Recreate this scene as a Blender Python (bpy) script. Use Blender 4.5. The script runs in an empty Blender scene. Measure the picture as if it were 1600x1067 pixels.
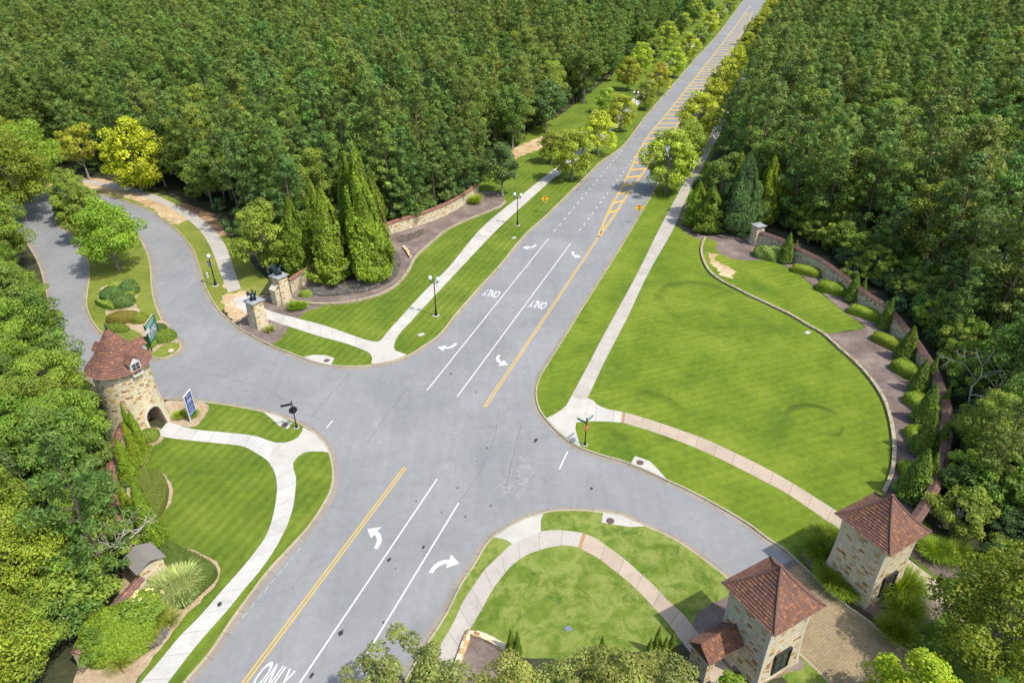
import bpy, bmesh, math, random
import numpy as np
from mathutils import Vector
from mathutils.geometry import tessellate_polygon

# ------------------------------------------------------------------ camera, world, sun, exposure
SC = bpy.context.scene
COL = SC.collection
H = 42.0                                   # drone height above the road
F = 1067.0                                 # focal length in photo pixels (photo 1600 wide)
PITCH = math.atan(650 / 1067)
cam = bpy.data.cameras.new('camera')
cam.lens = 24.0; cam.sensor_width = 36.0; cam.clip_start = 0.5; cam.clip_end = 4000
camo = bpy.data.objects.new('camera', cam); COL.objects.link(camo)
camo.location = (0, 0, H); camo.rotation_euler = (math.pi / 2 - PITCH, 0, 0)
SC.camera = camo

SUN_ELEV, SUN_AZ = math.radians(57), math.radians(121)      # azimuth clockwise from +Y
w = bpy.data.worlds.new('World'); SC.world = w; w.use_nodes = True
nt = w.node_tree; bg = nt.nodes['Background']
sky = nt.nodes.new('ShaderNodeTexSky'); sky.sky_type = 'NISHITA'; sky.sun_disc = False
sky.sun_elevation = SUN_ELEV; sky.sun_rotation = SUN_AZ
sky.air_density = 1.2; sky.dust_density = 2.5; sky.ozone_density = 1.0
nt.links.new(sky.outputs[0], bg.inputs[0]); bg.inputs[1].default_value = 0.15
sl = bpy.data.lights.new('sun', 'SUN'); sl.energy = 3.2; sl.angle = math.radians(0.9); sl.color = (1, .95, .85)
so = bpy.data.objects.new('sun', sl); COL.objects.link(so)
sd = Vector((math.sin(SUN_AZ) * math.cos(SUN_ELEV), math.cos(SUN_AZ) * math.cos(SUN_ELEV), math.sin(SUN_ELEV)))
so.rotation_euler = sd.to_track_quat('Z', 'Y').to_euler(); so.location = (60, -40, 120)
SC.view_settings.view_transform = 'Standard'; SC.view_settings.look = 'None'
SC.view_settings.exposure = 0.76; SC.view_settings.gamma = 1.0

# ------------------------------------------------------------------ helpers
def G(x, y, z=0.0):
    """photo pixel -> point of the place at height z"""
    dx = (x - 800) / F; dz = -(y - 533.5) / F
    dy = math.cos(PITCH) + dz * math.sin(PITCH); dd = -math.sin(PITCH) + dz * math.cos(PITCH)
    t = (z - H) / dd
    return np.array([dx * t, dy * t, z])
def PX(p):
    """world -> photo pixel"""
    p = np.asarray(p, float); rel = p - np.array([0, 0, H])
    dep = rel[..., 1] * math.cos(PITCH) - rel[..., 2] * math.sin(PITCH)
    up = rel[..., 1] * math.sin(PITCH) + rel[..., 2] * math.cos(PITCH)
    return 800 + F * rel[..., 0] / dep, 533.5 - F * up / dep
def smooth(P, sub=6, closed=False):
    P = [np.asarray(p, float) for p in P]; n = len(P)
    if n < 3: return P
    out = []
    rng = range(n if closed else n - 1)
    for i in rng:
        if closed: p0, p1, p2, p3 = P[i - 1], P[i], P[(i + 1) % n], P[(i + 2) % n]
        else:
            p1, p2 = P[i], P[i + 1]
            p0 = P[i - 1] if i > 0 else 2 * p1 - p2
            p3 = P[i + 2] if i + 2 < n else 2 * p2 - p1
        d = lambda a, b: max(np.linalg.norm(b - a), 1e-4) ** .5
        t0 = 0; t1 = t0 + d(p0, p1); t2 = t1 + d(p1, p2); t3 = t2 + d(p2, p3)
        for k in range(sub):
            t = t1 + (t2 - t1) * k / sub
            A1 = (t1 - t) / (t1 - t0) * p0 + (t - t0) / (t1 - t0) * p1
            A2 = (t2 - t) / (t2 - t1) * p1 + (t - t1) / (t2 - t1) * p2
            A3 = (t3 - t) / (t3 - t2) * p2 + (t - t2) / (t3 - t2) * p3
            B1 = (t2 - t) / (t2 - t0) * A1 + (t - t0) / (t2 - t0) * A2
            B2 = (t3 - t) / (t3 - t1) * A2 + (t - t1) / (t3 - t1) * A3
            out.append((t2 - t) / (t2 - t1) * B1 + (t - t1) / (t2 - t1) * B2)
    if not closed: out.append(P[-1])
    return out
def gp(px, z=0.0, sub=6, closed=False):
    """smooth ground curve through photo pixels"""
    return smooth([G(x, y, z) for x, y in px], sub, closed)
def resample(P, n):
    P = np.array(P); s = np.r_[0, np.cumsum(np.linalg.norm(np.diff(P, axis=0), axis=1))]
    t = np.linspace(0, s[-1], n)
    return np.stack([np.interp(t, s, P[:, k]) for k in range(3)], 1)
def length(P):
    P = np.array(P); return float(np.linalg.norm(np.diff(P, axis=0), axis=1).sum())
def tag(o, label=None, cat=None, group=None, kind=None):
    if label: o['label'] = label
    if cat: o['category'] = cat
    if group: o['group'] = group
    if kind: o['kind'] = kind
    return o
def empty(name, loc, label, cat, group=None, rz=0):
    o = bpy.data.objects.new(name, None); COL.objects.link(o); o.location = tuple(loc); o.rotation_euler.z = rz
    o.empty_display_size = .3
    return tag(o, label, cat, group)
def linkmesh(name, me, parent=None):
    o = bpy.data.objects.new(name, me); COL.objects.link(o)
    if parent: o.parent = parent
    return o
class MB:
    """collects faces with metric UVs; build() links ONE mesh object"""
    def __init__(s): s.v = []; s.f = []; s.uv = []; s.m = []
    def face(s, pts, uv=None, m=0):
        pts = [np.asarray(p, float) for p in pts]; b = len(s.v); s.v += pts
        s.f.append(tuple(range(b, b + len(pts)))); s.m.append(m)
        if uv is None:
            nn = np.zeros(3)
            for i in range(len(pts)): nn += np.cross(pts[i] - pts[0], pts[(i + 1) % len(pts)] - pts[0])
            L = np.linalg.norm(nn); nn = nn / L if L > 1e-9 else np.array([0, 0, 1.])
            if abs(nn[2]) < .97:
                u = np.cross([0, 0, 1.], nn); u /= np.linalg.norm(u); v = np.cross(nn, u)
            else: u = np.array([1., 0, 0]); v = np.array([0, 1., 0])
            uv = [(p @ u, p @ v) for p in pts]
        s.uv += list(uv)
    def box(s, lo, hi, m=0):
        (a, b, c), (d, e, f) = lo, hi
        P = [(a, b, c), (d, b, c), (d, e, c), (a, e, c), (a, b, f), (d, b, f), (d, e, f), (a, e, f)]
        for q in ((3, 2, 1, 0), (4, 5, 6, 7), (0, 1, 5, 4), (1, 2, 6, 5), (2, 3, 7, 6), (3, 0, 4, 7)): s.face([P[i] for i in q], None, m)
    def lathe(s, prof, seg=24, c=(0, 0), m=0, a0=0, a1=2 * math.pi, cap=False):
        acc = 0
        for i in range(len(prof) - 1):
            (r0, z0), (r1, z1) = prof[i], prof[i + 1]; dl = math.hypot(r1 - r0, z1 - z0); rm = max((r0 + r1) / 2, .02)
            for k in range(seg):
                A = a0 + (a1 - a0) * k / seg; B = a0 + (a1 - a0) * (k + 1) / seg
                P = lambda r, t, z: (c[0] + r * math.cos(t), c[1] + r * math.sin(t), z)
                pts = [P(r0, A, z0), P(r0, B, z0), P(r1, B, z1), P(r1, A, z1)]; uv = [(A * rm, acc), (B * rm, acc), (B * rm, acc + dl), (A * rm, acc + dl)]
                if r1 < 1e-5: pts, uv = pts[:3], uv[:3]
                elif r0 < 1e-5: pts, uv = [pts[0], pts[2], pts[3]], [uv[0], uv[2], uv[3]]
                s.face(pts, uv, m)
            acc += dl
        if cap:
            r, z = prof[-1]; s.face([(c[0] + r * math.cos(2 * math.pi * k / seg), c[1] + r * math.sin(2 * math.pi * k / seg), z) for k in range(seg)], None, m)
    def tube(s, pts, rad, seg=7, m=0):
        pts = [np.asarray(p, float) for p in pts]; rings = []; acc = 0
        for i, p in enumerate(pts):
            d = pts[min(i + 1, len(pts) - 1)] - pts[max(i - 1, 0)]; d /= np.linalg.norm(d) + 1e-9
            a = np.cross(d, [0, 0, 1.] if abs(d[2]) < .9 else [1., 0, 0]); a /= np.linalg.norm(a); b = np.cross(d, a)
            r = rad[i] if hasattr(rad, '__len__') else rad
            rings.append([p + r * (a * math.cos(2 * math.pi * k / seg) + b * math.sin(2 * math.pi * k / seg)) for k in range(seg)])
        for i in range(len(pts) - 1):
            dl = np.linalg.norm(pts[i + 1] - pts[i])
            for k in range(seg):
                j = (k + 1) % seg
                s.face([rings[i][k], rings[i][j], rings[i + 1][j], rings[i + 1][k]], [(k * .2, acc), (k * .2 + .2, acc), (k * .2 + .2, acc + dl), (k * .2, acc + dl)], m)
            acc += dl
        s.face(rings[-1], None, m); s.face(rings[0][::-1], None, m)
    def sweep(s, path, prof, m=0, closed=False, capends=True):
        """prof: list of (offset to the right of the path, z)"""
        P = np.array(path, float)[:, :2]; n = len(P)
        if closed: T = np.roll(P, -1, 0) - np.roll(P, 1, 0)
        else:
            T = np.zeros_like(P); T[1:-1] = P[2:] - P[:-2]; T[0] = P[1] - P[0]; T[-1] = P[-1] - P[-2]
        T /= np.linalg.norm(T, axis=1)[:, None] + 1e-9; N = np.stack([T[:, 1], -T[:, 0]], 1)
        ring = [[np.array([*(P[i] + N[i] * d), z]) for d, z in prof] for i in range(n)]
        acc = 0
        for i in range(n if closed else n - 1):
            j = (i + 1) % n; dl = np.linalg.norm(P[j] - P[i]); vv = 0
            for k in range(len(prof) - 1):
                h = math.hypot(prof[k + 1][0] - prof[k][0], prof[k + 1][1] - prof[k][1])
                s.face([ring[i][k], ring[i][k + 1], ring[j][k + 1], ring[j][k]], [(acc, vv), (acc, vv + h), (acc + dl, vv + h), (acc + dl, vv)], m); vv += h
            acc += dl
        if capends and not closed: s.face(ring[0], None, m); s.face(ring[-1][::-1], None, m)
    def build(s, name, mats, parent=None, merge=False, shade=False):
        me = bpy.data.meshes.new(name); me.from_pydata([tuple(p) for p in s.v], [], s.f)
        ul = me.uv_layers.new(name='UVMap'); ul.data.foreach_set('uv', np.array(s.uv, dtype=np.float32).ravel())
        mats = mats if isinstance(mats, (list, tuple)) else [mats]
        for mt in mats: me.materials.append(mt)
        me.polygons.foreach_set('material_index', np.array(s.m, dtype=np.int32))
        bm = bmesh.new(); bm.from_mesh(me)
        if merge: bmesh.ops.remove_doubles(bm, verts=bm.verts, dist=.0005)
        bmesh.ops.recalc_face_normals(bm, faces=bm.faces)
        if shade:
            for f in bm.faces: f.smooth = True
        bm.to_mesh(me); bm.free()
        return linkmesh(name, me, parent)

# ------------------------------------------------------------------ materials
class N:
    def __init__(s, name):
        s.mat = bpy.data.materials.new(name); s.mat.use_nodes = True; s.t = s.mat.node_tree
        s.b = s.t.nodes['Principled BSDF']; s.b.inputs['Roughness'].default_value = .85; s.b.inputs['Specular IOR Level'].default_value = .25
        s.co = s.t.nodes.new('ShaderNodeTexCoord')
    def n(s, typ, **kw):
        nd = s.t.nodes.new(typ)
        for k, v in kw.items():
            if k.startswith('i_'):
                key = k[2:]; key = int(key) if key.isdigit() else key.replace('_', ' ')
                nd.inputs[key].default_value = v
            else: setattr(nd, k, v)
        return nd
    def l(s, a, b): s.t.links.new(a, b)
    def noise(s, scale, detail=4, rough=.55, vec=None, dist=0, obj=True):
        nd = s.n('ShaderNodeTexNoise'); nd.inputs['Scale'].default_value = scale; nd.inputs['Detail'].default_value = detail
        nd.inputs['Roughness'].default_value = rough; nd.inputs['Distortion'].default_value = dist
        s.l(vec if vec is not None else s.co.outputs['Object'], nd.inputs['Vector']); return nd.outputs['Fac']
    def ramp(s, fac, stops, interp='LINEAR'):
        nd = s.n('ShaderNodeValToRGB'); cr = nd.color_ramp; cr.interpolation = interp
        while len(cr.elements) < len(stops): cr.elements.new(.5)
        for e, (p, c) in zip(cr.elements, stops):
            e.position = p; e.color = (*c, 1) if hasattr(c, '__len__') else (c, c, c, 1)
        s.l(fac, nd.inputs[0]); return nd.outputs[0]
    def mix(s, fac, a, b, mode='MIX'):
        nd = s.n('ShaderNodeMix', data_type='RGBA', blend_type=mode)
        for key, v in ((0, fac), (6, a), (7, b)):
            if hasattr(v, 'is_linked') or hasattr(v, 'links'): s.l(v, nd.inputs[key])
            elif key == 0: nd.inputs[0].default_value = v
            else: nd.inputs[key].default_value = (*v, 1)
        return nd.outputs[2]
    def math(s, op, a, b=None):
        nd = s.n('ShaderNodeMath', operation=op)
        for i, v in enumerate((a, b)):
            if v is None: continue
            if hasattr(v, 'links'): s.l(v, nd.inputs[i])
            else: nd.inputs[i].default_value = v
        return nd.outputs[0]
    def color(s, c):
        if hasattr(c, 'links'): s.l(c, s.b.inputs['Base Color'])
        else: s.b.inputs['Base Color'].default_value = (*c, 1)
        return s
    def bump(s, h, strength=.4, dist=.03):
        nd = s.n('ShaderNodeBump'); nd.inputs['Strength'].default_value = strength; nd.inputs['Distance'].default_value = dist
        s.l(h, nd.inputs['Height']); s.l(nd.outputs[0], s.b.inputs['Normal']); return s
def plain(name, c, rough=.6, metal=0, emit=None):
    m = N(name); v = m.noise(9, 3)
    m.color(m.mix(v, [x * .8 for x in c], [min(1, x * 1.18) for x in c])); m.b.inputs['Roughness'].default_value = rough; m.b.inputs['Metallic'].default_value = metal
    return m.mat

# asphalt: pale worn grey with lane streaks, blotches and fine cracks
m = N('asphalt')
mp = m.n('ShaderNodeMapping'); m.l(m.co.outputs['Object'], mp.inputs['Vector']); mp.inputs['Rotation'].default_value = (0, 0, math.radians(20.45)); mp.inputs['Scale'].default_value = (1, .05, 1)
streak = m.noise(1.1, 4, .6, mp.outputs[0]); blot = m.noise(.12, 5, .6, None, .6); fine = m.noise(22, 3, .7); mid = m.noise(1.3, 5, .65)
c = m.ramp(blot, [(.3, (.172, .178, .182)), (.52, (.197, .202, .206)), (.72, (.228, .231, .233))])
c = m.mix(.22, c, m.ramp(streak, [(.3, .36), (.7, .6)]), 'OVERLAY')
c = m.mix(.3, c, m.ramp(mid, [(.3, .38), (.7, .6)]), 'OVERLAY')
c = m.mix(.4, c, m.ramp(fine, [(.25, .3), (.75, .7)]), 'OVERLAY')
vo = m.n('ShaderNodeTexVoronoi', feature='DISTANCE_TO_EDGE'); wv = m.n('ShaderNodeVectorMath', operation='ADD')
nz = m.n('ShaderNodeTexNoise'); nz.inputs['Scale'].default_value = .35; nz.inputs['Detail'].default_value = 5; m.l(m.co.outputs['Object'], nz.inputs['Vector'])
sc_ = m.n('ShaderNodeVectorMath', operation='SCALE'); sc_.inputs['Scale'].default_value = 5; m.l(nz.outputs['Color'], sc_.inputs[0])
m.l(m.co.outputs['Object'], wv.inputs[0]); m.l(sc_.outputs[0], wv.inputs[1]); m.l(wv.outputs[0], vo.inputs['Vector']); vo.inputs['Scale'].default_value = .11
ck = m.ramp(vo.outputs['Distance'], [(0, 1), (.004, 1), (.009, 0)]); gate = m.ramp(m.noise(.07, 2), [(.47, 0), (.6, .3)])
c = m.mix(m.math('MULTIPLY', ck, gate), c, (.1, .105, .11))
for cx_, rad_ in ((G(820, 740), 3.4), (G(655, 597), 1.7), (G(588, 690), 1.5), (G(800, 765), 1.6), (G(700, 735), 1.3)):
    vm = m.n('ShaderNodeVectorMath', operation='DISTANCE'); m.l(m.co.outputs['Object'], vm.inputs[0]); vm.inputs[1].default_value = tuple(cx_)
    near = m.ramp(m.math('DIVIDE', vm.outputs['Value'], rad_), [(.2, 1), (1, 0)]); sp_ = m.ramp(m.noise(1.9, 8, .75, None, 1.0), [(.5, 0), (.6, .5)])
    c = m.mix(m.math('MULTIPLY', near, sp_), c, (.33, .33, .32))
trk = m.ramp(streak, [(.60, 0), (.74, .3)]); c = m.mix(trk, c, (.145, .148, .152))
m.color(c).bump(fine, .25, .01); ASPHALT = m.mat
def concrete(name, base, joint=True, dark=.62):
    m = N(name); a = m.noise(.5, 5, .65); b = m.noise(7, 4, .7)
    c = m.ramp(a, [(.28, [x * .86 for x in base]), (.5, base), (.75, [min(.8, x * 1.08) for x in base])])
    c = m.mix(.35, c, m.ramp(b, [(.3, .36), (.7, .62)]), 'OVERLAY')
    st = m.ramp(m.noise(.9, 6, .7, None, 1.2), [(.56, 0), (.7, .45)]); c = m.mix(st, c, [x * .62 for x in base])
    if joint:
        sp = m.n('ShaderNodeSeparateXYZ'); m.l(m.co.outputs['UV'], sp.inputs[0])
        fr = m.math('FRACT', m.math('DIVIDE', sp.outputs[0], 1.85)); j = m.ramp(fr, [(0, 1), (.018, 1), (.032, 0)])
        idx = m.math('FLOOR', m.math('DIVIDE', sp.outputs[0], 1.85)); wn = m.n('ShaderNodeTexWhiteNoise', noise_dimensions='1D'); m.l(idx, wn.inputs['W'])
        c = m.mix(.5, c, m.ramp(wn.outputs['Value'], [(0, .44), (1, .56)]), 'OVERLAY')
        c = m.mix(m.math('MULTIPLY', j, .75), c, [x * .42 for x in base])
    m.color(c).bump(b, .15, .01); return m.mat
PALE = concrete('pale_concrete', (.395, .378, .345)); GREYC = concrete('weathered_concrete', (.345, .32, .285)); TANC = concrete('tan_concrete', (.345, .285, .22))
WHITEC = concrete('new_concrete', (.40, .392, .37)); KERB = concrete('kerb_concrete', (.32, .28, .20)); GUTTER = concrete('gutter_concrete', (.225, .2, .165)); SLABC = concrete('plain_concrete', (.385, .37, .335), False)
def grass(name, c0, c1, c2, stripe=0.0, ang=20.45, wear=0.0, rings=()):
    m = N(name); a = m.noise(.16, 5, .62, None, .4); b = m.noise(1.7, 5, .7); f = m.noise(34, 2, .8)
    c = m.ramp(a, [(.3, c0), (.5, c1), (.72, c2)])
    if stripe:
        mp = m.n('ShaderNodeMapping'); m.l(m.co.outputs['Object'], mp.inputs['Vector']); mp.inputs['Rotation'].default_value = (0, 0, math.radians(ang))
        wv = m.n('ShaderNodeTexWave', bands_direction='X'); m.l(mp.outputs[0], wv.inputs['Vector']); wv.inputs['Scale'].default_value = .32; wv.inputs['Distortion'].default_value = .7; wv.inputs['Detail'].default_value = 2
        c = m.mix(stripe, c, m.ramp(wv.outputs['Fac'], [(.2, .4), (.8, .58)]), 'OVERLAY')
    c = m.mix(.75, c, m.ramp(b, [(.28, .36), (.72, .62)]), 'OVERLAY'); c = m.mix(.55, c, m.ramp(f, [(.2, .28), (.8, .7)]), 'OVERLAY')
    if wear:
        wmask = m.ramp(m.noise(.55, 7, .72, None, .5), [(.44, 0), (.56, wear)]); c = m.mix(wmask, c, (.19, .225, .055))
        dmask = m.ramp(m.noise(.8, 7, .72, None, .9), [(.54, 0), (.66, wear)]); c = m.mix(dmask, c, (.05, .10, .012))
    for cx_, rad_, a_ in rings:      # dark fungus rings in the turf
        vm = m.n('ShaderNodeVectorMath', operation='DISTANCE'); m.l(m.co.outputs['Object'], vm.inputs[0]); vm.inputs[1].default_value = tuple(cx_)
        wob = m.math('ADD', vm.outputs['Value'], m.math('MULTIPLY', m.noise(.5, 4), 1.6)); rg_ = m.ramp(m.math('DIVIDE', wob, rad_ * 1.6), [(.48, 0), (.60, 1), (.64, 1), (.70, 0)])
        gt = m.ramp(m.noise(.22, 2), [(.42, 0), (.6, a_)]); c = m.mix(m.math('MULTIPLY', rg_, gt), c, [x * .55 for x in c0])
    m.color(c).bump(f, .5, .04); m.b.inputs['Specular IOR Level'].default_value = .1; return m.mat
LAWN = grass('lawn_grass', (.068, .112, .013), (.100, .148, .016), (.142, .182, .026), .45, 20)
LAWN2 = grass('lawn_grass_wide', (.070, .120, .012), (.112, .164, .015), (.160, .205, .024), .22, 70, 0, ((G(1272, 658), 3.4, .8), (G(1160, 512), 4.2, .7), (G(1090, 470), 6, .5), (G(1000, 650), 5, .5)))
PATCHY = grass('patchy_grass', (.085, .135, .016), (.11, .16, .022), (.135, .185, .03), .0, 0, .85)
ROUGH = grass('rough_grass', (.10, .14, .02), (.15, .18, .03), (.21, .21, .045), .2, 40)
SHADY = grass('shaded_grass', (.055, .105, .015), (.075, .125, .018), (.10, .145, .022))  # lawn green darkened: shade at the lower right is put into the colour
def soil(name, c0, c1, c2, sc=2.2):
    m = N(name); a = m.noise(.35, 6, .65); b = m.noise(sc * 2.2, 6, .85)
    c = m.mix(.9, m.ramp(a, [(.3, c0), (.5, c1), (.7, c2)]), m.ramp(b, [(.25, .22), (.75, .76)]), 'OVERLAY'); m.color(c).bump(b, .8, .06); return m.mat
MULCH = soil('mulch', (.10, .075, .062), (.155, .12, .105), (.24, .195, .16)); TANSOIL = soil('bare_tan_soil', (.29, .19, .10), (.40, .29, .165), (.50, .41, .27), 1.2)
FLOOR = soil('forest_floor', (.022, .028, .012), (.04, .045, .02), (.075, .06, .035), .8); NEEDLE = soil('pine_straw', (.17, .095, .05), (.26, .16, .09), (.36, .24, .14), 1)
EDGESOIL = soil('bed_edge_soil', (.24, .18, .11), (.33, .25, .165), (.40, .32, .22), 2)
def stone(name, shift=0.0, sc=1.0, tint=1.0):
    m = N(name); dn = m.n('ShaderNodeTexNoise'); dn.inputs['Scale'].default_value = 1.3; dn.inputs['Detail'].default_value = 3; m.l(m.co.outputs['UV'], dn.inputs['Vector'])
    ss = m.n('ShaderNodeVectorMath', operation='SCALE'); ss.inputs['Scale'].default_value = .14; m.l(dn.outputs['Color'], ss.inputs[0])
    ad = m.n('ShaderNodeVectorMath', operation='ADD'); m.l(m.co.outputs['UV'], ad.inputs[0]); m.l(ss.outputs[0], ad.inputs[1])
    def brick(wd, ht, off, sq):
        b = m.n('ShaderNodeTexBrick', offset=off, squash=sq, squash_frequency=3, offset_frequency=2); m.l(ad.outputs[0], b.inputs['Vector'])
        b.inputs['Color1'].default_value = (0, 0, 0, 1); b.inputs['Color2'].default_value = (1, 1, 1, 1); b.inputs['Mortar'].default_value = (.5, .5, .5, 1)
        b.inputs['Scale'].default_value = 1; b.inputs['Mortar Size'].default_value = .014; b.inputs['Mortar Smooth'].default_value = .3; b.inputs['Brick Width'].default_value = wd; b.inputs['Row Height'].default_value = ht
        return b
    b1 = brick(.33 * sc, .19 * sc, .5, 1.1); b2 = brick(.43 * sc, .26 * sc, .37, .85)
    pick = m.ramp(m.noise(.55, 3, .5, m.co.outputs['UV']), [(.49, 0), (.51, 1)])
    idv = m.mix(pick, b1.outputs['Color'], b2.outputs['Color']); mort = m.mix(pick, b1.outputs['Fac'], b2.outputs['Fac'])
    stops = [(0, (0.486, 0.436, 0.311)), (.16, (0.545, 0.482, 0.328)), (.30, (0.448, 0.417, 0.328)), (.42, (0.564, 0.464, 0.270)), (.52, (0.408, 0.268, 0.099)), (.60, (0.516, 0.454, 0.336)), (.70, (0.457, 0.325, 0.131)), (.77, (0.243, 0.129, 0.054)), (.83, (0.535, 0.492, 0.385)), (.92, (0.330, 0.185, 0.065)), (.96, (0.389, 0.353, 0.278))]
    c = m.ramp(m.math('FRACT', m.math('ADD', idv, shift)), [(p_, tuple(x * tint for x in q_)) for p_, q_ in stops], 'CONSTANT')
    g1 = m.noise(9, 5, .7, m.co.outputs['UV']); c = m.mix(.6, c, m.ramp(g1, [(.25, .34), (.75, .66)]), 'OVERLAY')
    c = m.mix(mort, c, (.42, .385, .29))
    dirt = m.ramp(m.noise(.35, 5, .65), [(.5, 0), (.75, .35)]); c = m.mix(dirt, c, (.22, .19, .14))
    hh = m.math('SUBTRACT', m.math('MULTIPLY', g1, .6), mort); m.color(c).bump(hh, .6, .04); return m.mat
STONE = stone('field_stone'); CAPST = stone('cap_stone', .23, 1.3); EDGEST = stone('edging_stone', .3, .9, .62); STONE2 = stone('field_stone_wall', .11, .9)
def tile(name, wd, ht, tint=(1, 1, 1)):
    m = N(name); b = m.n('ShaderNodeTexBrick', offset=.5); m.l(m.co.outputs['UV'], b.inputs['Vector'])
    b.inputs['Color1'].default_value = (0, 0, 0, 1); b.inputs['Color2'].default_value = (1, 1, 1, 1); b.inputs['Mortar'].default_value = (0, 0, 0, 1)
    b.inputs['Scale'].default_value = 1; b.inputs['Mortar Size'].default_value = .012; b.inputs['Brick Width'].default_value = wd; b.inputs['Row Height'].default_value = ht
    T = lambda r, g, bb: (r * tint[0], g * tint[1], bb * tint[2])
    c = m.ramp(b.outputs['Color'], [(0, T(.19, .09, .065)), (.2, T(.25, .12, .08)), (.42, T(.22, .115, .095)), (.6, T(.31, .14, .08)), (.74, T(.17, .095, .08)), (.86, T(.38, .18, .09)), (.95, T(.26, .15, .12))], 'CONSTANT')
    pt = m.ramp(m.noise(.7, 5, .65), [(.4, 0), (.7, .55)]); c = m.mix(pt, c, T(.15, .085, .07))
    li = m.ramp(m.noise(2.5, 5, .7), [(.58, 0), (.72, .35)]); c = m.mix(li, c, T(.33, .25, .20))
    c = m.mix(b.outputs['Fac'], c, (.05, .03, .028)); m.color(c).bump(m.math('SUBTRACT', 1, b.outputs['Fac']), .4, .03); return m.mat
TILE = tile('clay_roof_tile', .17, .235, (.66, .64, .59)); TILE2 = tile('tower_roof_tile', .2, .215, (.80, .77, .74)); COPING = tile('clay_coping_tile', .16, .30, (.92, .88, .86)); RIDGE = plain('ridge_tile', (.12, .07, .058), .8)
m = N('herringbone_paver'); mp = m.n('ShaderNodeMapping'); m.l(m.co.outputs['Object'], mp.inputs['Vector']); mp.inputs['Rotation'].default_value = (0, 0, math.radians(16))
b = m.n('ShaderNodeTexBrick', offset=.5); m.l(mp.outputs[0], b.inputs['Vector']); b.inputs['Scale'].default_value = 1; b.inputs['Brick Width'].default_value = .24; b.inputs['Row Height'].default_value = .16; b.inputs['Mortar Size'].default_value = .014
b.inputs['Color1'].default_value = (0, 0, 0, 1); b.inputs['Color2'].default_value = (1, 1, 1, 1)
c = m.ramp(b.outputs['Color'], [(0, (.215, .165, .092)), (.35, (.25, .195, .112)), (.7, (.28, .22, .13)), (1, (.235, .19, .12))]); c = m.mix(b.outputs['Fac'], c, (.15, .115, .066))
c = m.mix(.5, c, m.ramp(m.noise(.5, 5, .7), [(.3, .34), (.7, .62)]), 'OVERLAY'); m.color(c).bump(b.outputs['Fac'], -.3, .01); PAVER = m.mat
def paint(name, c, worn=.25):
    m = N(name); f = m.ramp(m.noise(5, 6, .75), [(.5, 0), (.75, worn)]); m.color(m.mix(f, c, (.3, .3, .3))); return m.mat
WPAINT = paint('white_road_paint', (.47, .475, .48)); YPAINT = paint('yellow_road_paint', (.50, .32, .06), .2); YFADE = paint('faded_yellow_paint', (.52, .36, .10), .5)
BLACK = plain('black_metal', (.018, .02, .022), .4, .3); CREAM = plain('cream_limestone', (.46, .42, .32), .85); SLATE = plain('slate_cap', (.24, .25, .26), .7); WHITE = plain('white_board', (.50, .50, .50), .5)
GLASS = plain('dark_window_glass', (.03, .036, .045), .12); FRAME = plain('dark_window_frame', (.025, .024, .024), .5); BROWN = plain('iron_manhole', (.10, .062, .055), .7); BRONZE = plain('dark_bronze', (.035, .06, .075), .45, .5)
BLUE = plain('blue_sign_face', (.012, .055, .22), .5); GREEN = plain('green_sign_face', (.015, .14, .115), .5); STGREEN = plain('street_sign_green', (.0, .16, .07), .4); RED = plain('stop_sign_red', (.50, .02, .025), .4)
SIGNY = plain('warning_sign_yellow', (.75, .42, .03), .45); DOTG = plain('sign_dot_green', (.02, .28, .06), .5); GREYM = plain('galvanised_post', (.3, .31, .32), .5, .4); LENS = plain('frosted_lamp_glass', (.62, .66, .7), .2); PHOTO = plain('sign_picture_panel', (.40, .38, .42), .6); SLATEB = plain('weathered_wood_shingle', (.175, .165, .145), .9); STAINM = plain('oil_stain', (.03, .03, .032), .7); PALEST = plain('pale_patch', (.33, .33, .32), .9); SEAM = plain('crack_seal', (.115, .12, .128), .8)
TANWALL = plain('tan_plaster', (.30, .235, .17), .9)

# ------------------------------------------------------------------ the setting: ground, road, kerbs
def flat(name, poly, z, mat, parent=None, kind='structure', zb=None):
    """one polygon sheet (or slab when zb is given)"""
    P = [(float(p[0]), float(p[1])) for p in poly]
    tris = tessellate_polygon([[Vector((x, y, 0)) for x, y in P]])
    V = [(x, y, z) for x, y in P]; Fc = []
    for a, b_, c_ in tris:
        cr = (P[b_][0] - P[a][0]) * (P[c_][1] - P[a][1]) - (P[b_][1] - P[a][1]) * (P[c_][0] - P[a][0])
        if abs(cr) > 1e-9: Fc.append((a, b_, c_) if cr > 0 else (a, c_, b_))
    if zb is not None:
        n = len(P); V += [(x, y, zb) for x, y in P]; Fc += [(i, (i + 1) % n, n + (i + 1) % n, n + i) for i in range(n)]
    me = bpy.data.meshes.new(name); me.from_pydata(V, [], Fc); me.materials.append(mat)
    o = linkmesh(name, me, parent)
    if kind and not parent: o['kind'] = kind
    return o
def jag(P, amp=.12, seed=1):
    r = random.Random(seed); P = resample(list(P) + [P[0]], max(20, int(length(list(P) + [P[0]]) / .5)))[:-1]
    return [p + np.array([r.uniform(-amp, amp), r.uniform(-amp, amp), 0]) for p in P]
gs = bpy.data.meshes.new('ground'); S = 2500
gs.from_pydata([(-S, -S, -.05), (S, -S, -.05), (S, S, -.05), (-S, S, -.05)], [], [(0, 1, 2, 3)]); gs.materials.append(FLOOR); linkmesh('ground', gs)['kind'] = 'structure'
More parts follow.
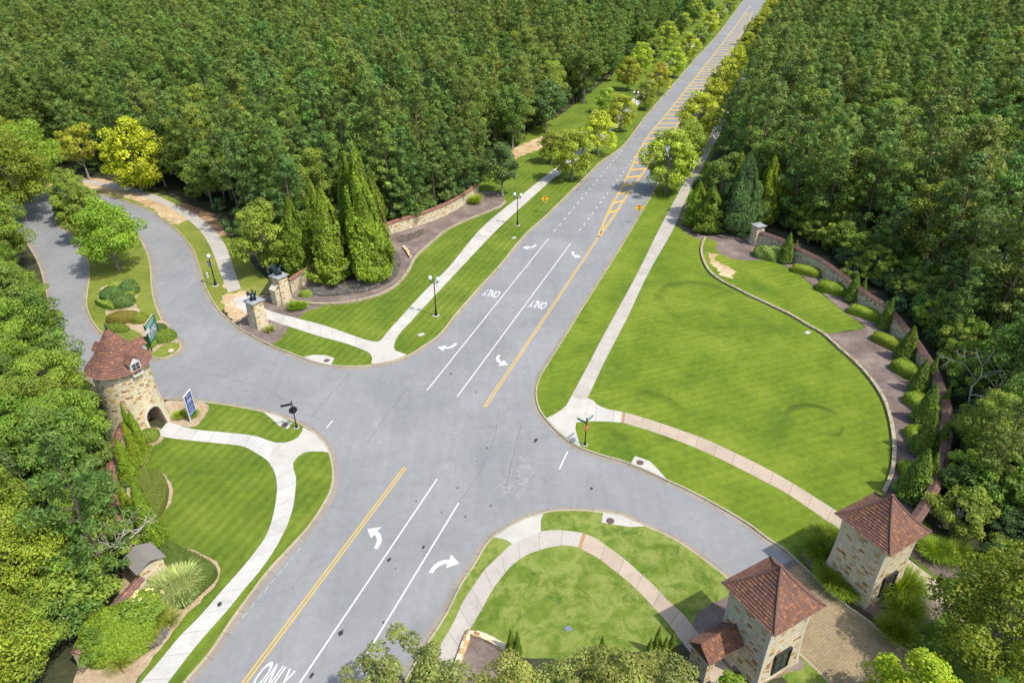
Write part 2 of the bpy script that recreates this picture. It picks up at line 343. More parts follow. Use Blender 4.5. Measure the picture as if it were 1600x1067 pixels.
road = flat('road', [G(*p) for p in [(150, 1200), (230, 900), (0, 660), (-120, 560), (-190, 280), (60, 262), (300, 250), (520, 480), (1095, -48), (1262, -48), (930, 560), (1200, 690), (1620, 1040), (1700, 1300), (1200, 1300), (1040, 960), (830, 860), (640, 1200)]], 0, ASPHALT)

zK = .13
kNW = [(1203, -45), (1161, 2), (1119, 57), (1088, 90), (1051, 133), (1009, 181), (970, 231), (940, 252), (910, 281), (855, 335), (820, 367), (780, 415), (745, 453), (710, 493), (685, 524), (660, 542), (637, 556), (612, 565), (580, 571), (550, 573), (520, 571), (490, 565), (455, 552), (425, 540), (400, 527), (374, 512), (345, 487), (325, 455), (312, 417), (303, 392), (281, 364), (259, 346), (231, 327), (200, 316), (169, 306), (125, 299), (78, 292), (53, 292), (20, 293), (-60, 300)]
kNE = [(1222, -45), (1197, 0), (1110, 150), (1050, 252), (995, 347), (960, 405), (922, 465), (897, 505), (872, 546), (858, 568), (846, 588), (840, 605), (839, 620), (844, 640), (854, 655), (870, 672), (885, 686), (907, 699), (937, 710), (975, 721), (1012, 736), (1042, 750), (1075, 765), (1140, 800), (1172, 820), (1200, 841), (1225, 857), (1245, 875), (1277, 904), (1322, 945), (1360, 972), (1390, 997), (1425, 1022), (1480, 1065), (1560, 1135)]
kSE = [(615, 1100), (660, 1022), (697, 965), (722, 915), (745, 880), (758, 857), (772, 841), (795, 826), (822, 812), (849, 804), (872, 800), (910, 800), (942, 803), (970, 807), (1007, 824), (1040, 838), (1072, 857), (1110, 885), (1135, 905), (1185, 957), (1239, 1015), (1260, 1035), (1292, 1066), (1350, 1130)]
kSW = [(-60, 335), (0, 352), (35, 375), (50, 395), (62, 420), (72, 460), (85, 510), (105, 560), (140, 600), (190, 620), (235, 626), (262, 626), (290, 627), (325, 631), (362, 636), (400, 643), (420, 648), (440, 653), (458, 660), (475, 668), (491, 679), (504, 692), (513, 709), (518, 729), (519, 745), (516, 765), (504, 789), (481, 823), (458, 849), (418, 892), (389, 930), (360, 970), (325, 1022), (287, 1066), (230, 1140)]
kIS = [(87, 349), (106, 361), (125, 380), (137, 405), (141, 430), (138, 455), (137, 480), (144, 499), (156, 516), (178, 535), (205, 549), (235, 557), (252, 560), (267, 556), (279, 547), (281, 539), (275, 532), (265, 524), (252, 502), (240, 472), (236, 447), (233, 412), (226, 390), (212, 368), (190, 347), (165, 333), (135, 327), (105, 332)]
C_NW, C_NE, C_SE, C_SW, C_IS = (gp(k, 0) for k in (kNW, kNE, kSE, kSW, kIS[:1] * 0 + kNW[:2])) if False else (gp(kNW), gp(kNE), gp(kSE), gp(kSW), gp(kIS, closed=True))
A3 = lambda *p: np.array([*p, 0.])
def block(name, curve, extra, mat): return flat(name, list(curve) + extra, zK, mat, zb=-.06)
block('ground_north_west', C_NW, [A3(-600, 100), A3(-600, 1000), A3(200, 1000)], FLOOR)
block('ground_north_east', C_NE, [A3(90, 5), A3(600, 5), A3(600, 1000), A3(330, 1000)], FLOOR)
block('ground_south_east', C_SE, [G(1350, 1500), G(560, 1500)], FLOOR)
block('ground_south_west', C_SW, [G(100, 1500), A3(-200, 8), A3(-300, 60), A3(-190, 117)], FLOOR)
flat('median_ground', C_IS, zK, ROUGH, zb=-.06)
def kerb(curve, side, closed=False):
    mb = MB(); mb.sweep(curve, [(0, zK - .02), (0, zK + .012), (side * .03, zK + .018), (side * .13, zK + .016), (side * .16, zK), (side * .17, .012)], 0, closed, False)
    o = mb.build('kerb', KERB); o['kind'] = 'structure'
    mb = MB(); mb.sweep(curve, [(side * .165, .014), (side * .6, .008), (side * .62, -.02)], 0, closed, False)
    o = mb.build('gutter', GUTTER); o['kind'] = 'structure'
def sidefor(curve, inside, closed=False):
    """+1 when the road lies to the right of the curve"""
    i = len(curve) // 2; t = curve[i + 1] - curve[i]; r = np.array([t[1], -t[0]]); return -1 if (inside[:2] - curve[i][:2]) @ r > 0 else 1
kerb(C_NW, sidefor(C_NW, G(560, 500))); kerb(C_NE, sidefor(C_NE, G(1000, 690))); kerb(C_SE, sidefor(C_SE, G(870, 900))); kerb(C_SW, sidefor(C_SW, G(400, 740)))
kerb(C_IS, sidefor(C_IS, G(190, 450)), True)

# ------------------------------------------------------------------ lawns, beds, walks
zl, zm, zs = zK + .005, zK + .010, zK + .016
def lawn(poly, mat=LAWN, name='lawn', z=zl): return flat(name, poly, z, mat)
sub = lambda c, a, b_: [p for p in c if True][a:b_]
def part_of(curve, p0, p1):
    C = np.array(curve); i = int(np.argmin(np.linalg.norm(C - G(*p0), axis=1))); j = int(np.argmin(np.linalg.norm(C - G(*p1), axis=1)))
    return [C[k] for k in (range(i, j + 1) if i <= j else range(i, j - 1, -1))]
# north-west lawn and verges (to the far end of the road)
lawn(part_of(C_NW, (1161, 2), (380, 515)) + [G(*p) for p in [(395, 480), (430, 455), (480, 440), (520, 400), (620, 380), (720, 350), (760, 250), (800, 215), (870, 185), (930, 140), (1000, 80), (1110, -5)]])
lawn(part_of(C_NW, (345, 487), (53, 292)) + [G(*p) for p in [(53, 278), (100, 272), (190, 288), (270, 310), (330, 345), (370, 385), (400, 420), (420, 440), (400, 470)]], ROUGH)
lawn(part_of(C_NE, (1197, 0), (1245, 875)) + [G(*p) for p in [(1290, 905), (1330, 850), (1400, 760), (1400, 640), (1300, 520), (1180, 380), (1100, 330), (1110, 250), (1140, 200), (1225, 30)]], LAWN2)
lawn(part_of(C_SE, (615, 1100), (1135, 905)) + [G(1150, 935), G(1060, 1010), G(930, 1030), G(820, 1030), G(740, 1000), G(640, 1110)], PATCHY)
lawn(part_of(C_SE, (1225, 1003), (1350, 1130)) + [G(1290, 1140), G(1215, 1050)], PATCHY)
lawn(part_of(C_SW, (325, 631), (230, 1140)) + [G(*p) for p in [(180, 1130), (225, 1050), (330, 905), (250, 850), (235, 790), (225, 740), (235, 700), (255, 675), (300, 665)]])
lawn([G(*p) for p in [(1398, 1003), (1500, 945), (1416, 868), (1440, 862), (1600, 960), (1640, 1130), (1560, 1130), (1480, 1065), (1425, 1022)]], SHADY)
lawn(gp([(1097, 380), (1097, 400), (1107, 425), (1145, 450), (1200, 477), (1262, 510), (1285, 522), (1325, 518), (1350, 514), (1320, 490), (1280, 458), (1245, 428), (1215, 413), (1185, 408), (1150, 408), (1130, 400), (1117, 392), (1115, 380), (1105, 373)], closed=True), LAWN2, z=zm + .006)
def bed(px, mat=MULCH, z=zm, name='mulch_bed', j=.1, sub=5):
    return flat(name, jag(gp(px, sub=sub, closed=True), j, len(px)), z, mat)
bed([(450, 468), (460, 473), (487, 477), (525, 477), (562, 472), (600, 460), (622, 446), (637, 428), (648, 406), (662, 392), (699, 361), (740, 342), (765, 332), (782, 325), (790, 316), (770, 300), (735, 305), (690, 335), (640, 352), (600, 368), (540, 390), (495, 415), (450, 440), (428, 455), (432, 468)])
bed([(418, 484), (465, 499), (480, 488), (505, 479), (470, 473), (440, 470), (415, 462), (395, 470)])
bed([(376, 513), (400, 528), (425, 540), (450, 511), (417, 500), (395, 490), (380, 497)])
bed([(1060, 330), (1066, 360), (1097, 376), (1118, 378), (1120, 392), (1135, 403), (1160, 408), (1190, 408), (1215, 412), (1245, 427), (1285, 460), (1320, 490), (1352, 512), (1320, 520), (1288, 524), (1312, 548), (1340, 573), (1362, 600), (1380, 627), (1390, 657), (1395, 687), (1397, 712), (1392, 742), (1380, 772), (1400, 810), (1422, 822), (1462, 755), (1474, 700), (1466, 620), (1424, 548), (1368, 482), (1318, 446), (1245, 402), (1190, 376), (1130, 335), (1080, 315)])
bed([(1251, 872), (1281, 899), (1326, 940), (1364, 966), (1394, 989), (1425, 985), (1475, 955), (1450, 925), (1410, 885), (1330, 840), (1300, 850), (1270, 858), (1256, 858)])
bed([(1418, 865), (1440, 882), (1470, 905), (1500, 900), (1480, 860), (1440, 850)], MULCH)
bed([(1130, 936), (1080, 972), (1096, 1000), (1130, 1040), (1190, 1062), (1235, 1052), (1258, 1040), (1250, 1028), (1185, 957), (1160, 932)])
bed([(733, 990), (715, 1028), (705, 1065), (760, 1070), (800, 1020), (788, 1012)], MULCH, zm, j=.03)
bed([(262, 628), (290, 629), (325, 633), (305, 668), (262, 660), (250, 640)], EDGESOIL)
bed([(252, 672), (258, 684), (240, 700), (233, 722), (226, 733), (247, 737), (262, 748), (270, 768), (266, 790), (250, 812), (246, 830), (256, 852), (300, 860), (345, 888), (340, 908), (310, 945), (285, 970), (255, 1010), (225, 1050), (190, 1100), (120, 1090), (140, 990), (190, 920), (180, 850), (170, 760), (180, 690), (210, 670)], EDGESOIL)
bed([(350, 462), (363, 460), (380, 455), (395, 465), (398, 488), (385, 497), (372, 505), (362, 500), (350, 482)], TANSOIL, zm - .002, 'bare_soil', .25)
bed([(300, 340), (262, 318), (190, 288), (100, 274), (40, 274), (55, 290), (110, 295), (170, 303), (235, 325), (275, 352)], TANSOIL, zm - .002, 'bare_soil', .35)
bed([(280, 318), (330, 335), (350, 368), (335, 372), (318, 350), (296, 335)], NEEDLE, zm - .001, 'pine_straw', .4)
bed([(785, 247), (805, 232), (830, 222), (855, 212), (868, 216), (850, 230), (820, 243), (798, 250)], TANSOIL, zm, 'bare_soil', .5)
bed([(1107, 398), (1116, 396), (1125, 412), (1140, 418), (1147, 434), (1135, 436), (1122, 422), (1112, 408)], TANSOIL, zm + .009, 'bare_soil', .6)
bed([(350, 441), (357, 440), (358, 452), (350, 452)], TANSOIL, zm, 'bare_soil', .2)
bed([(152, 470), (160, 450), (185, 440), (210, 443), (216, 460), (212, 475), (222, 492), (235, 505), (255, 502), (266, 524), (240, 540), (215, 520), (190, 512), (168, 500), (164, 482)], EDGESOIL, zm, 'mulch_bed', .1)
bed([(237, 553), (262, 540), (280, 537), (276, 530), (262, 518), (235, 540)], EDGESOIL, zm + .003, 'mulch_bed', .05)
lawn(gp([(239, 556), (252, 558), (266, 554), (277, 546), (278, 540), (270, 536), (255, 541)], closed=True), ROUGH, z=zm + .007)
bed([(1372, 970), (1358, 958), (1356, 945), (1400, 905), (1440, 930), (1475, 955)], MULCH, zm + .004)

def ribbon(name, Lpx, Rpx, mat, z=zs, sub=6):
    A, B = gp(Lpx, 0, sub), gp(Rpx, 0, sub); n = max(8, int(max(length(A), length(B)) / .6)); A, B = resample(A, n), resample(B, n)
    C = (A + B) / 2; s = np.r_[0, np.cumsum(np.linalg.norm(np.diff(C, axis=0), axis=1))]; mb = MB(); up = np.array([0, 0, z]); dn = np.array([0, 0, zK - .01])
    for i in range(n - 1):
        mb.face([A[i] + up, B[i] + up, B[i + 1] + up, A[i + 1] + up], [(s[i], 0), (s[i], 1.5), (s[i + 1], 1.5), (s[i + 1], 0)])
        mb.face([A[i] + dn, A[i] + up, A[i + 1] + up, A[i + 1] + dn], [(s[i], -.1), (s[i], 0), (s[i + 1], 0), (s[i + 1], -.1)])
        mb.face([B[i] + up, B[i] + dn, B[i + 1] + dn, B[i + 1] + up], [(s[i], 1.5), (s[i], 1.6), (s[i + 1], 1.6), (s[i + 1], 1.5)])
    o = mb.build(name, mat); o['kind'] = 'structure'; return o
ribbon('sidewalk', [(590, 541), (597, 531), (610, 515), (622, 502), (660, 460), (700, 420), (755, 355), (820, 302), (847, 280), (860, 270), (912, 229), (950, 193), (983, 162), (1001, 139), (1044, 99), (1090, 53), (1137, 6)], [(615, 549), (617, 537), (625, 522), (640, 506), (660, 484), (720, 420), (775, 362), (840, 302), (865, 280), (877, 272), (926, 234), (963, 199), (996, 167), (1014, 144), (1056, 101), (1101, 56), (1145, 8)], PALE)
ribbon('sidewalk', [(363, 469), (384, 462), (417, 485), (465, 499), (500, 508), (542, 522), (570, 532), (590, 536)], [(370, 482), (384, 490), (417, 500), (450, 511), (500, 527), (537, 537), (565, 547), (583, 555)], PALE)
flat('sidewalk_ramp', jag([G(*p) for p in [(570, 533), (590, 536), (598, 531), (617, 537), (615, 543), (617, 549), (637, 556), (612, 565), (580, 571), (582, 561), (578, 553), (565, 547)]], 0, 1), zs + .003, SLABC)
ribbon('sidewalk', [(357, 459), (344, 427), (331, 392), (312, 361), (290, 342), (262, 324), (225, 309), (183, 297), (140, 288), (98, 282), (50, 278)], [(377, 453), (364, 417), (353, 386), (337, 363), (312, 341), (281, 324), (238, 304), (188, 291), (142, 283), (98, 277), (50, 273)], GREYC)
ribbon('sidewalk', [(885, 635), (900, 607), (925, 560), (932, 546), (957, 500), (995, 430), (1031, 357), (1055, 312), (1086, 253), (1110, 211), (1127, 179), (1154, 129), (1186, 74), (1222, 12)], [(907, 640), (920, 619), (937, 582), (955, 546), (979, 500), (1012, 430), (1053, 357), (1072, 312), (1101, 256), (1123, 213), (1139, 181), (1165, 131), (1194, 76), (1228, 13)], GREYC)
ribbon('sidewalk', [(908, 625), (922, 624), (935, 635), (950, 641), (972, 645)], [(898, 662), (917, 660), (940, 660), (955, 660.5), (970, 662)], PALE, zs + .0015)
ribbon('sidewalk', [(976, 646), (1005, 654), (1056, 671), (1100, 687), (1150, 710), (1200, 735), (1237, 756), (1310, 802), (1345, 825), (1380, 848), (1425, 880), (1470, 915), (1520, 955)], [(974, 662.5), (1000, 670), (1045, 685), (1100, 707), (1150, 731), (1200, 757), (1225, 770), (1304, 824), (1330, 841), (1362, 862), (1412, 898), (1451, 931), (1505, 975)], TANC)
flat('sidewalk_ramp', [G(*p) for p in [(854, 655), (866, 649), (877, 642), (885, 635), (893, 620), (907, 625), (912, 640), (900, 661), (899, 672), (903, 687), (907, 699), (885, 686), (870, 672)]], zs + .003, SLABC)
brick_px = [(972, 645), (976, 646), (974, 662.5), (970, 662)]
BAND = plain('brown_brick_band', (.30, .19, .09), .85)
flat('brick_band', [G(*p) for p in brick_px], zs + .004, BAND); flat('brick_band', [G(*p) for p in [(910, 834), (916, 836), (908, 859), (903, 857)]], zs + .004, BAND)
ribbon('sidewalk', [(630, 1105), (660, 1055), (685, 1014), (710, 972), (722, 944), (740, 917), (757, 892), (780, 870), (800, 851), (822, 841), (845, 832), (875, 830), (910, 834)], [(655, 1125), (690, 1065), (714, 1025), (732, 989), (752, 955), (767, 927), (785, 902), (800, 885), (820, 870), (850, 859), (875, 854), (890, 854), (904, 857)], GREYC)
ribbon('sidewalk', [(914, 835.5), (930, 842), (947, 854), (972, 872), (997, 894), (1020, 915), (1045, 941), (1070, 964), (1095, 997), (1125, 1030), (1160, 1075)], [(907, 859), (930, 871), (952, 887), (977, 907), (1002, 930), (1022, 952), (1045, 977), (1067, 1007), (1095, 1042), (1115, 1075), (1130, 1100)], TANC)
flat('sidewalk_ramp', [G(*p) for p in [(772, 841), (795, 826), (822, 812), (849, 804), (845, 815), (845, 832), (822, 842), (801, 852), (790, 845)]], zs + .003, SLABC)
ribbon('sidewalk', [(262, 660), (302, 672), (350, 677), (400, 683), (430, 693), (447, 693), (457, 690)], [(247, 679), (256, 684), (300, 690), (350, 695), (380, 699), (400, 709), (420, 723), (425, 732)], WHITEC)
ribbon('sidewalk', [(462, 712), (459, 722), (458, 730), (463, 749), (462, 765), (461, 777), (455, 806), (443, 835), (429, 861), (406, 894), (383, 921), (360, 950), (310, 1007), (265, 1065), (230, 1110)], [(425, 730), (430, 741), (433, 759), (432, 780), (425, 815), (415, 841), (397, 866), (382, 885), (350, 921), (312, 965), (282, 995), (250, 1034), (222, 1066), (185, 1110)], WHITEC)
flat('sidewalk_ramp', [G(*p) for p in [(474, 669), (472, 676), (466, 685), (457, 690), (446, 694), (430, 694), (424, 712), (426, 731), (459, 724), (466, 715), (475, 709), (486, 707), (504, 707), (514, 709), (511, 703), (504, 692), (491, 679)]], zs + .003, SLABC)
# brick paving of the drive and its concrete band
flat('drive_paving', [G(*p) for p in [(1226, 886), (1247, 876), (1300, 900), (1520, 1090), (1560, 1180), (1400, 1180), (1150, 950), (1140, 932)]], .03, PAVER)
flat('drive_band', [G(*p) for p in [(1221, 884), (1243, 872), (1252, 880), (1227, 892), (1160, 940), (1135, 935)]], .034, GUTTER)

# ------------------------------------------------------------------ road markings (children of the road)
U = np.array([.34946, .93695, 0]); NR = np.array([.93695, -.34946, 0])          # along and across the main road
def strip(path, wd, mat, name='lane_line', z=.006, off=0):
    mb = MB(); mb.sweep(path, [(off - wd / 2, z), (off + wd / 2, z)], 0, False, False); return mb.build(name, mat, road)
line = lambda a, b_: list(resample([G(*a), G(*b_)], 24))
for a, b_ in (((445, 1101), (683, 748)), ((516, 1115), (717, 785)), ((667, 610), (857, 373)), ((714, 620), (892, 380)), ((887, 705), (874, 733)), ((520, 657), (510, 669))): strip(line(a, b_), .13, WPAINT)
for o_ in (-.13, .13): strip(line((345, 1115), (633, 730)), .11, YPAINT, 'centre_line', off=o_)
YL = gp([(757, 636), (842, 510), (935, 371)]); YLL = gp([(935, 371), (950, 333), (975, 287), (997, 240), (1015, 210), (1039, 182), (1062, 153), (1119, 81), (1173, 9)]); YRR = gp([(935, 371), (962, 333), (982, 302), (1005, 270), (1031, 232), (1057, 198), (1090, 151), (1130, 95), (1171, 33), (1176, 18)])
for o_ in (-.13, .13):
    strip(YL, .11, YPAINT, 'centre_line', off=o_); strip(YLL, .15, YPAINT, 'centre_line', off=o_); strip(YRR, .15, YPAINT, 'centre_line', off=o_)
YLLa, YRRa = np.array(YLL), np.array(YRR); uL, uR = YLLa @ U, YRRa @ U; t = uL[0] + 11
while t < uR[-1] - 6:
    p = np.array([np.interp(t, uL, YLLa[:, k]) for k in range(3)]); q = np.array([np.interp(t + 2.0, uR, YRRa[:, k]) for k in range(3)])
    strip([p, (p + q) / 2, q], .55 if t < 120 else .85, YPAINT, 'hatch_bar', z=.007); t += 5.0 if t < 260 else 7
for a, b_, n in (((866, 361.5), (975, 232), 21), ((905, 361), (994, 242), 20)):
    p, q = G(*a), G(*b_); L = np.linalg.norm(q - p); d = (q - p) / L; t = 0
    while t < L: strip([p + d * t, p + d * (t + .45), p + d * (t + .95)], .15, WPAINT, 'lane_dash'); t += 2.7
def arrow(px, heading, turn):
    """heading +1 northbound, -1 southbound; turn +1 right, -1 left (seen by the driver)"""
    c0 = G(*px); sh = []
    def cv(r0x, pts): return pts
    inner = smooth([np.array(p + (0,)) for p in [(.2, 0), (.24, .45), (.40, .85), (.64, 1.12), (.86, 1.24)]], 5)
    outer = smooth([np.array(p + (0,)) for p in [(.84, 1.62), (.5, 1.5), (.16, 1.18), (-.06, .7), (-.14, 0)]], 5)
    pts = inner + [np.array((.92, .82, 0)), np.array((1.72, 1.58, 0)), np.array((.74, 2.16, 0))] + outer
    P = [c0 + heading * (NR * turn * (p[0] - .45) + U * (p[1] - 1.05)) for p in pts]
    flat('turn_arrow', P, .006, WPAINT, road)
arrow((702, 542), -1, 1); arrow((780, 563), -1, -1); arrow((830, 386), -1, 1); arrow((897, 398), -1, -1); arrow((590, 840), 1, -1); arrow((690, 881), 1, 1)
def text_mesh(body, name, mat, parent, M, size=1.0, sx=1.0, sy=1.0, bold=.0):
    cu = bpy.data.curves.new('t', 'FONT'); cu.body = body; cu.align_x = 'CENTER'; cu.align_y = 'CENTER'; cu.size = size; cu.offset = bold; cu.resolution_u = 4
    ob = bpy.data.objects.new('t', cu); COL.objects.link(ob); bpy.context.view_layer.update()
    me = bpy.data.meshes.new_from_object(ob.evaluated_get(bpy.context.evaluated_depsgraph_get())); bpy.data.objects.remove(ob); bpy.data.curves.remove(cu)
    co = np.array([v.co[:] for v in me.vertices]); co[:, 0] *= sx; co[:, 1] *= sy
    o0, ax, ay, az = M; W = o0 + co[:, :1] * ax + co[:, 1:2] * ay + co[:, 2:] * az
    me.vertices.foreach_set('co', W.astype(np.float32).ravel()); me.materials.clear(); me.materials.append(mat); me.update(); me.name = name
    return linkmesh(name, me, parent)
for px, hd in (((768.5, 458), -1), ((841, 475.5), -1), ((424, 1062), 1)):
    text_mesh('ONLY', 'road_lettering', WPAINT, road, (G(*px, .006), NR * hd, U * hd, np.array([0, 0, 1.])), 1.0, .82, 2.75, .015)
r = random.Random(5)
def blob(px, rad, mat, name, z=.005, n=12):
    c0 = G(*px); flat(name, [c0 + rad * r.uniform(.55, 1.1) * (NR * math.cos(2 * math.pi * k / n) * .6 + U * math.sin(2 * math.pi * k / n)) for k in range(n)], z, mat, road)
for px, rad in (((837, 688), .33), ((608, 874), .28), ((533, 988), .32), ((661, 855), .22), ((487, 1055), .26), ((704, 584), .22), ((924, 763), .22), ((744, 613), .16), ((599, 972), .13), ((820, 587), .12), ((767, 790), .14), ((727, 807), .14), ((650, 783), .12), ((902, 297), .35), ((995, 214), .35), ((761, 700), .15), ((715, 762), .16), ((690, 800), .12), ((668, 862), .1), ((618, 888), .1), ((745, 720), .1)): blob(px, rad, STAINM, 'road_stain')
for px in ():
    for k in range(5): blob((px[0] + r.uniform(-14, 14), px[1] + r.uniform(-7, 7)), r.uniform(.25, .8), PALEST, 'pale_patch', .003 + .0003 * k, 16)
for path in ([(548, 582), (520, 612), (482, 657)], [(815, 660), (805, 700), (790, 765)], [(642, 600), (605, 648), (575, 690)], [(455, 632), (420, 610), (350, 590), (280, 572)], [(780, 640), (770, 690), (735, 760), (712, 790)]):
    P = gp(path, sub=8); P = [p + np.array([r.uniform(-.06, .06), r.uniform(-.06, .06), 0]) for p in P]; strip(P, .045, SEAM, 'crack', .004)
for a, b_ in (((524, 766), (507, 800)), ((470, 855), (362, 985))): 
    p, q = G(*a), G(*b_); L = np.linalg.norm(q - p); t = 0
    while t < L: strip([p + (q - p) * t / L, p + (q - p) * min(1, (t + .5) / L)], .06, PALEST, 'survey_mark', .005); t += .8

# ------------------------------------------------------------------ stone edgings and walls
def sweep_thing(name, label, cat, path, body, body_mat, cap=None, cap_mat=None, body_name='stone_body', cap_name='tile_coping', group=None):
    root = empty(name, (0, 0, 0), label, cat, group)
    mb = MB(); mb.sweep(path, body); mb.build(body_name, body_mat, root)
    if cap: mb = MB(); mb.sweep(path, cap); mb.build(cap_name, cap_mat, root)
    return root
def even(P, step=.7): return list(resample(P, max(3, int(length(P) / step))))
def wallpair(h, t, over=.13, rise=.34):
    return [(-t / 2, 0), (-t / 2, h), (t / 2, h), (t / 2, 0)], [(-t / 2 - over, h - .02), (-t / 2 - over, h + .05), (0, h + rise), (t / 2 + over, h + .05), (t / 2 + over, h - .02), (-t / 2 - over, h - .02)]
bd, cp = wallpair(2.15, .55, .16, .36)
NEW = even(gp([(1188, 361), (1222, 373), (1247, 386), (1290, 408), (1326, 434), (1355, 456), (1386, 476), (1419, 513), (1452, 559), (1466, 585), (1477, 615), (1482, 640), (1482, 670), (1477, 706), (1467, 745), (1455, 772), (1438, 800), (1424, 818)], 2.4))
sweep_thing('stone_wall', 'long curved stone wall with dark red tile coping behind the big right lawn', 'wall', NEW, bd, STONE2, cp, tile('weathered_coping_tile', .16, .30, (.60, .66, .78)))
bd2, cp2 = wallpair(1.95, .5, .14, .34)
sweep_thing('stone_wall', 'stone wall with red tile coping behind the tall conifers left of the main road', 'wall', even(gp([(450, 436), (470, 423), (497, 409), (540, 388), (602, 349), (660, 331), (700, 315), (735, 294), (746, 284)], 2.2)), bd2, STONE2, cp2, COPING)
sweep_thing('stone_wall', 'curved stone wall with red tile coping running from the round tower past small bright conifers', 'wall', even(gp([(193, 656), (182, 680), (175, 705), (171, 735), (174, 765), (179, 800), (190, 835), (212, 872)], 2.2)), bd2, STONE2, cp2, COPING)
sweep_thing('stone_wall', 'short straight stone wall below the shingled pier at lower left', 'wall', even(gp([(219, 899), (195, 925), (171, 952), (140, 988), (115, 1018)], 1.9)), *[(lambda a: a[0])(wallpair(1.65, .5, .1, .2))], STONE2, wallpair(1.65, .5, .1, .2)[1], tile('brown_coping_tile', .2, .3, (.8, .85, .9)))
edge = lambda h, w_: [(-w_ / 2, zK - .05), (-w_ / 2, h), (w_ / 2, h), (w_ / 2, zK - .05)]
sweep_thing('stone_edging', 'low pale stone edging curving round the big right lawn below the mulch', 'edging', even(gp([(1102, 373), (1097, 384), (1096, 398), (1100, 412), (1108, 426), (1119, 436), (1131, 444), (1145, 451), (1172, 465), (1200, 478), (1237, 496), (1262, 511), (1285, 524), (1312, 548), (1340, 573), (1361, 597), (1380, 627), (1390, 657), (1395, 687), (1396, 712), (1392, 742), (1380, 772)], 0), .5), edge(.36, .3), EDGEST, [(-.17, .36), (-.17, .41), (.17, .41), (.17, .36), (-.17, .36)], EDGEST, cap_name='capstones')
sweep_thing('stone_edging', 'low tan stone edging along the mulch bed below the tall conifers', 'edging', even(gp([(452, 469), (460, 473), (487, 477), (525, 477), (562, 472), (600, 460), (622, 446), (637, 428), (645, 412), (650, 404), (662, 392), (676, 380), (699, 361), (740, 342), (765, 332), (782, 325), (790, 317)], 0), .5), edge(.33, .32), EDGEST, [(-.18, .33), (-.18, .38), (.18, .38), (.18, .33), (-.18, .33)], EDGEST, cap_name='capstones')
sweep_thing('stone_edging', 'short stub of pale stone edging inside the mulch bed beside the tall conifers', 'edging', even(gp([(630, 388), (637, 396), (642, 405)], 0), .5), edge(.4, .4), STONE2, [(-.22, .40), (-.22, .47), (.22, .47), (.22, .40), (-.22, .40)], CAPST, cap_name='capstones')
sweep_thing('stone_edging', 'angled low stone edging around the brown mulch corner at bottom centre', 'edging', even([G(708, 1062), G(733, 991), G(760, 1000), G(792, 1018)], .4), edge(.34, .4), STONE2, [(-.22, .34), (-.22, .42), (.22, .42), (.22, .34), (-.22, .34)], CAPST, cap_name='capstones')

# ------------------------------------------------------------------ arched stonework
def arch_h(x, aw, ah):
    """height of an arch of half-width aw and crown ah at offset x"""
    sp = ah - aw
    return sp + math.sqrt(max(0, aw * aw - x * x)) if abs(x) < aw else 0
def arch_block(mb, W_, T, Hh, aw, ah, T0=0.0):
    """wall W_ wide (local x), T thick (local y from T0), with an arched passage through it"""
    xs = sorted(set([-W_ / 2, W_ / 2] + [aw * math.sin(math.pi / 2 * k / 10) for k in range(-10, 11)]))
    for i in range(len(xs) - 1):
        a, b_ = xs[i], xs[i + 1]; mid = (a + b_) / 2
        za, zb = (arch_h(a, aw, ah) if abs(mid) < aw else 0), (arch_h(b_, aw, ah) if abs(mid) < aw else 0)
        if abs(mid) < aw: za = max(za, ah - aw); zb = max(zb, ah - aw)
        mb.face([(a, T0, za), (b_, T0, zb), (b_, T0, Hh), (a, T0, Hh)]); mb.face([(b_, T0 + T, zb), (a, T0 + T, za), (a, T0 + T, Hh), (b_, T0 + T, Hh)])
        if abs(mid) < aw: mb.face([(a, T0, za), (a, T0 + T, za), (b_, T0 + T, zb), (b_, T0, zb)], None, 1)
    for x in (-aw, aw): mb.face([(x, T0, 0), (x, T0 + T, 0), (x, T0 + T, ah - aw), (x, T0, ah - aw)], None, 1)
    for x in (-W_ / 2, W_ / 2): mb.face([(x, T0, 0), (x, T0 + T, 0), (x, T0 + T, Hh), (x, T0, Hh)])
    mb.face([(-W_ / 2, T0, Hh), (W_ / 2, T0, Hh), (W_ / 2, T0 + T, Hh), (-W_ / 2, T0 + T, Hh)])
def tiled_slope(mb, fa, fb, rows, lip=.055):
    """stepped rows of tiles; fa(t), fb(t) are the left and right edge from eave t=0 to top t=1"""
    for k in range(rows):
        t0, t1 = k / rows, (k + 1) / rows
        a0, b0, a1, b1 = (np.array(p, float) for p in (fa(t0), fb(t0), fa(t1), fb(t1)))
        up = np.cross(b0 - a0, a1 - a0) if np.linalg.norm(b1 - a1) < 1e-6 else np.cross(b0 - a0, (a1 + b1) / 2 - (a0 + b0) / 2)
        up /= np.linalg.norm(up) + 1e-9
        if up[2] < 0: up = -up
        L0, L1 = np.linalg.norm(b0 - a0), np.linalg.norm(b1 - a1); h = np.linalg.norm((a1 + b1) / 2 - (a0 + b0) / 2); o_ = up * lip
        uv = [(-L0 / 2, k * .235), (L0 / 2, k * .235), (L1 / 2, k * .235 + .23), (-L1 / 2, k * .235 + .23)]
        if L1 < 1e-6: mb.face([a0 + o_, b0 + o_, a1], uv[:3])
        else: mb.face([a0 + o_, b0 + o_, b1, a1], uv)
        mb.face([a0, b0, b0 + o_, a0 + o_], [(-L0 / 2, 0), (L0 / 2, 0), (L0 / 2, .01), (-L0 / 2, .01)])
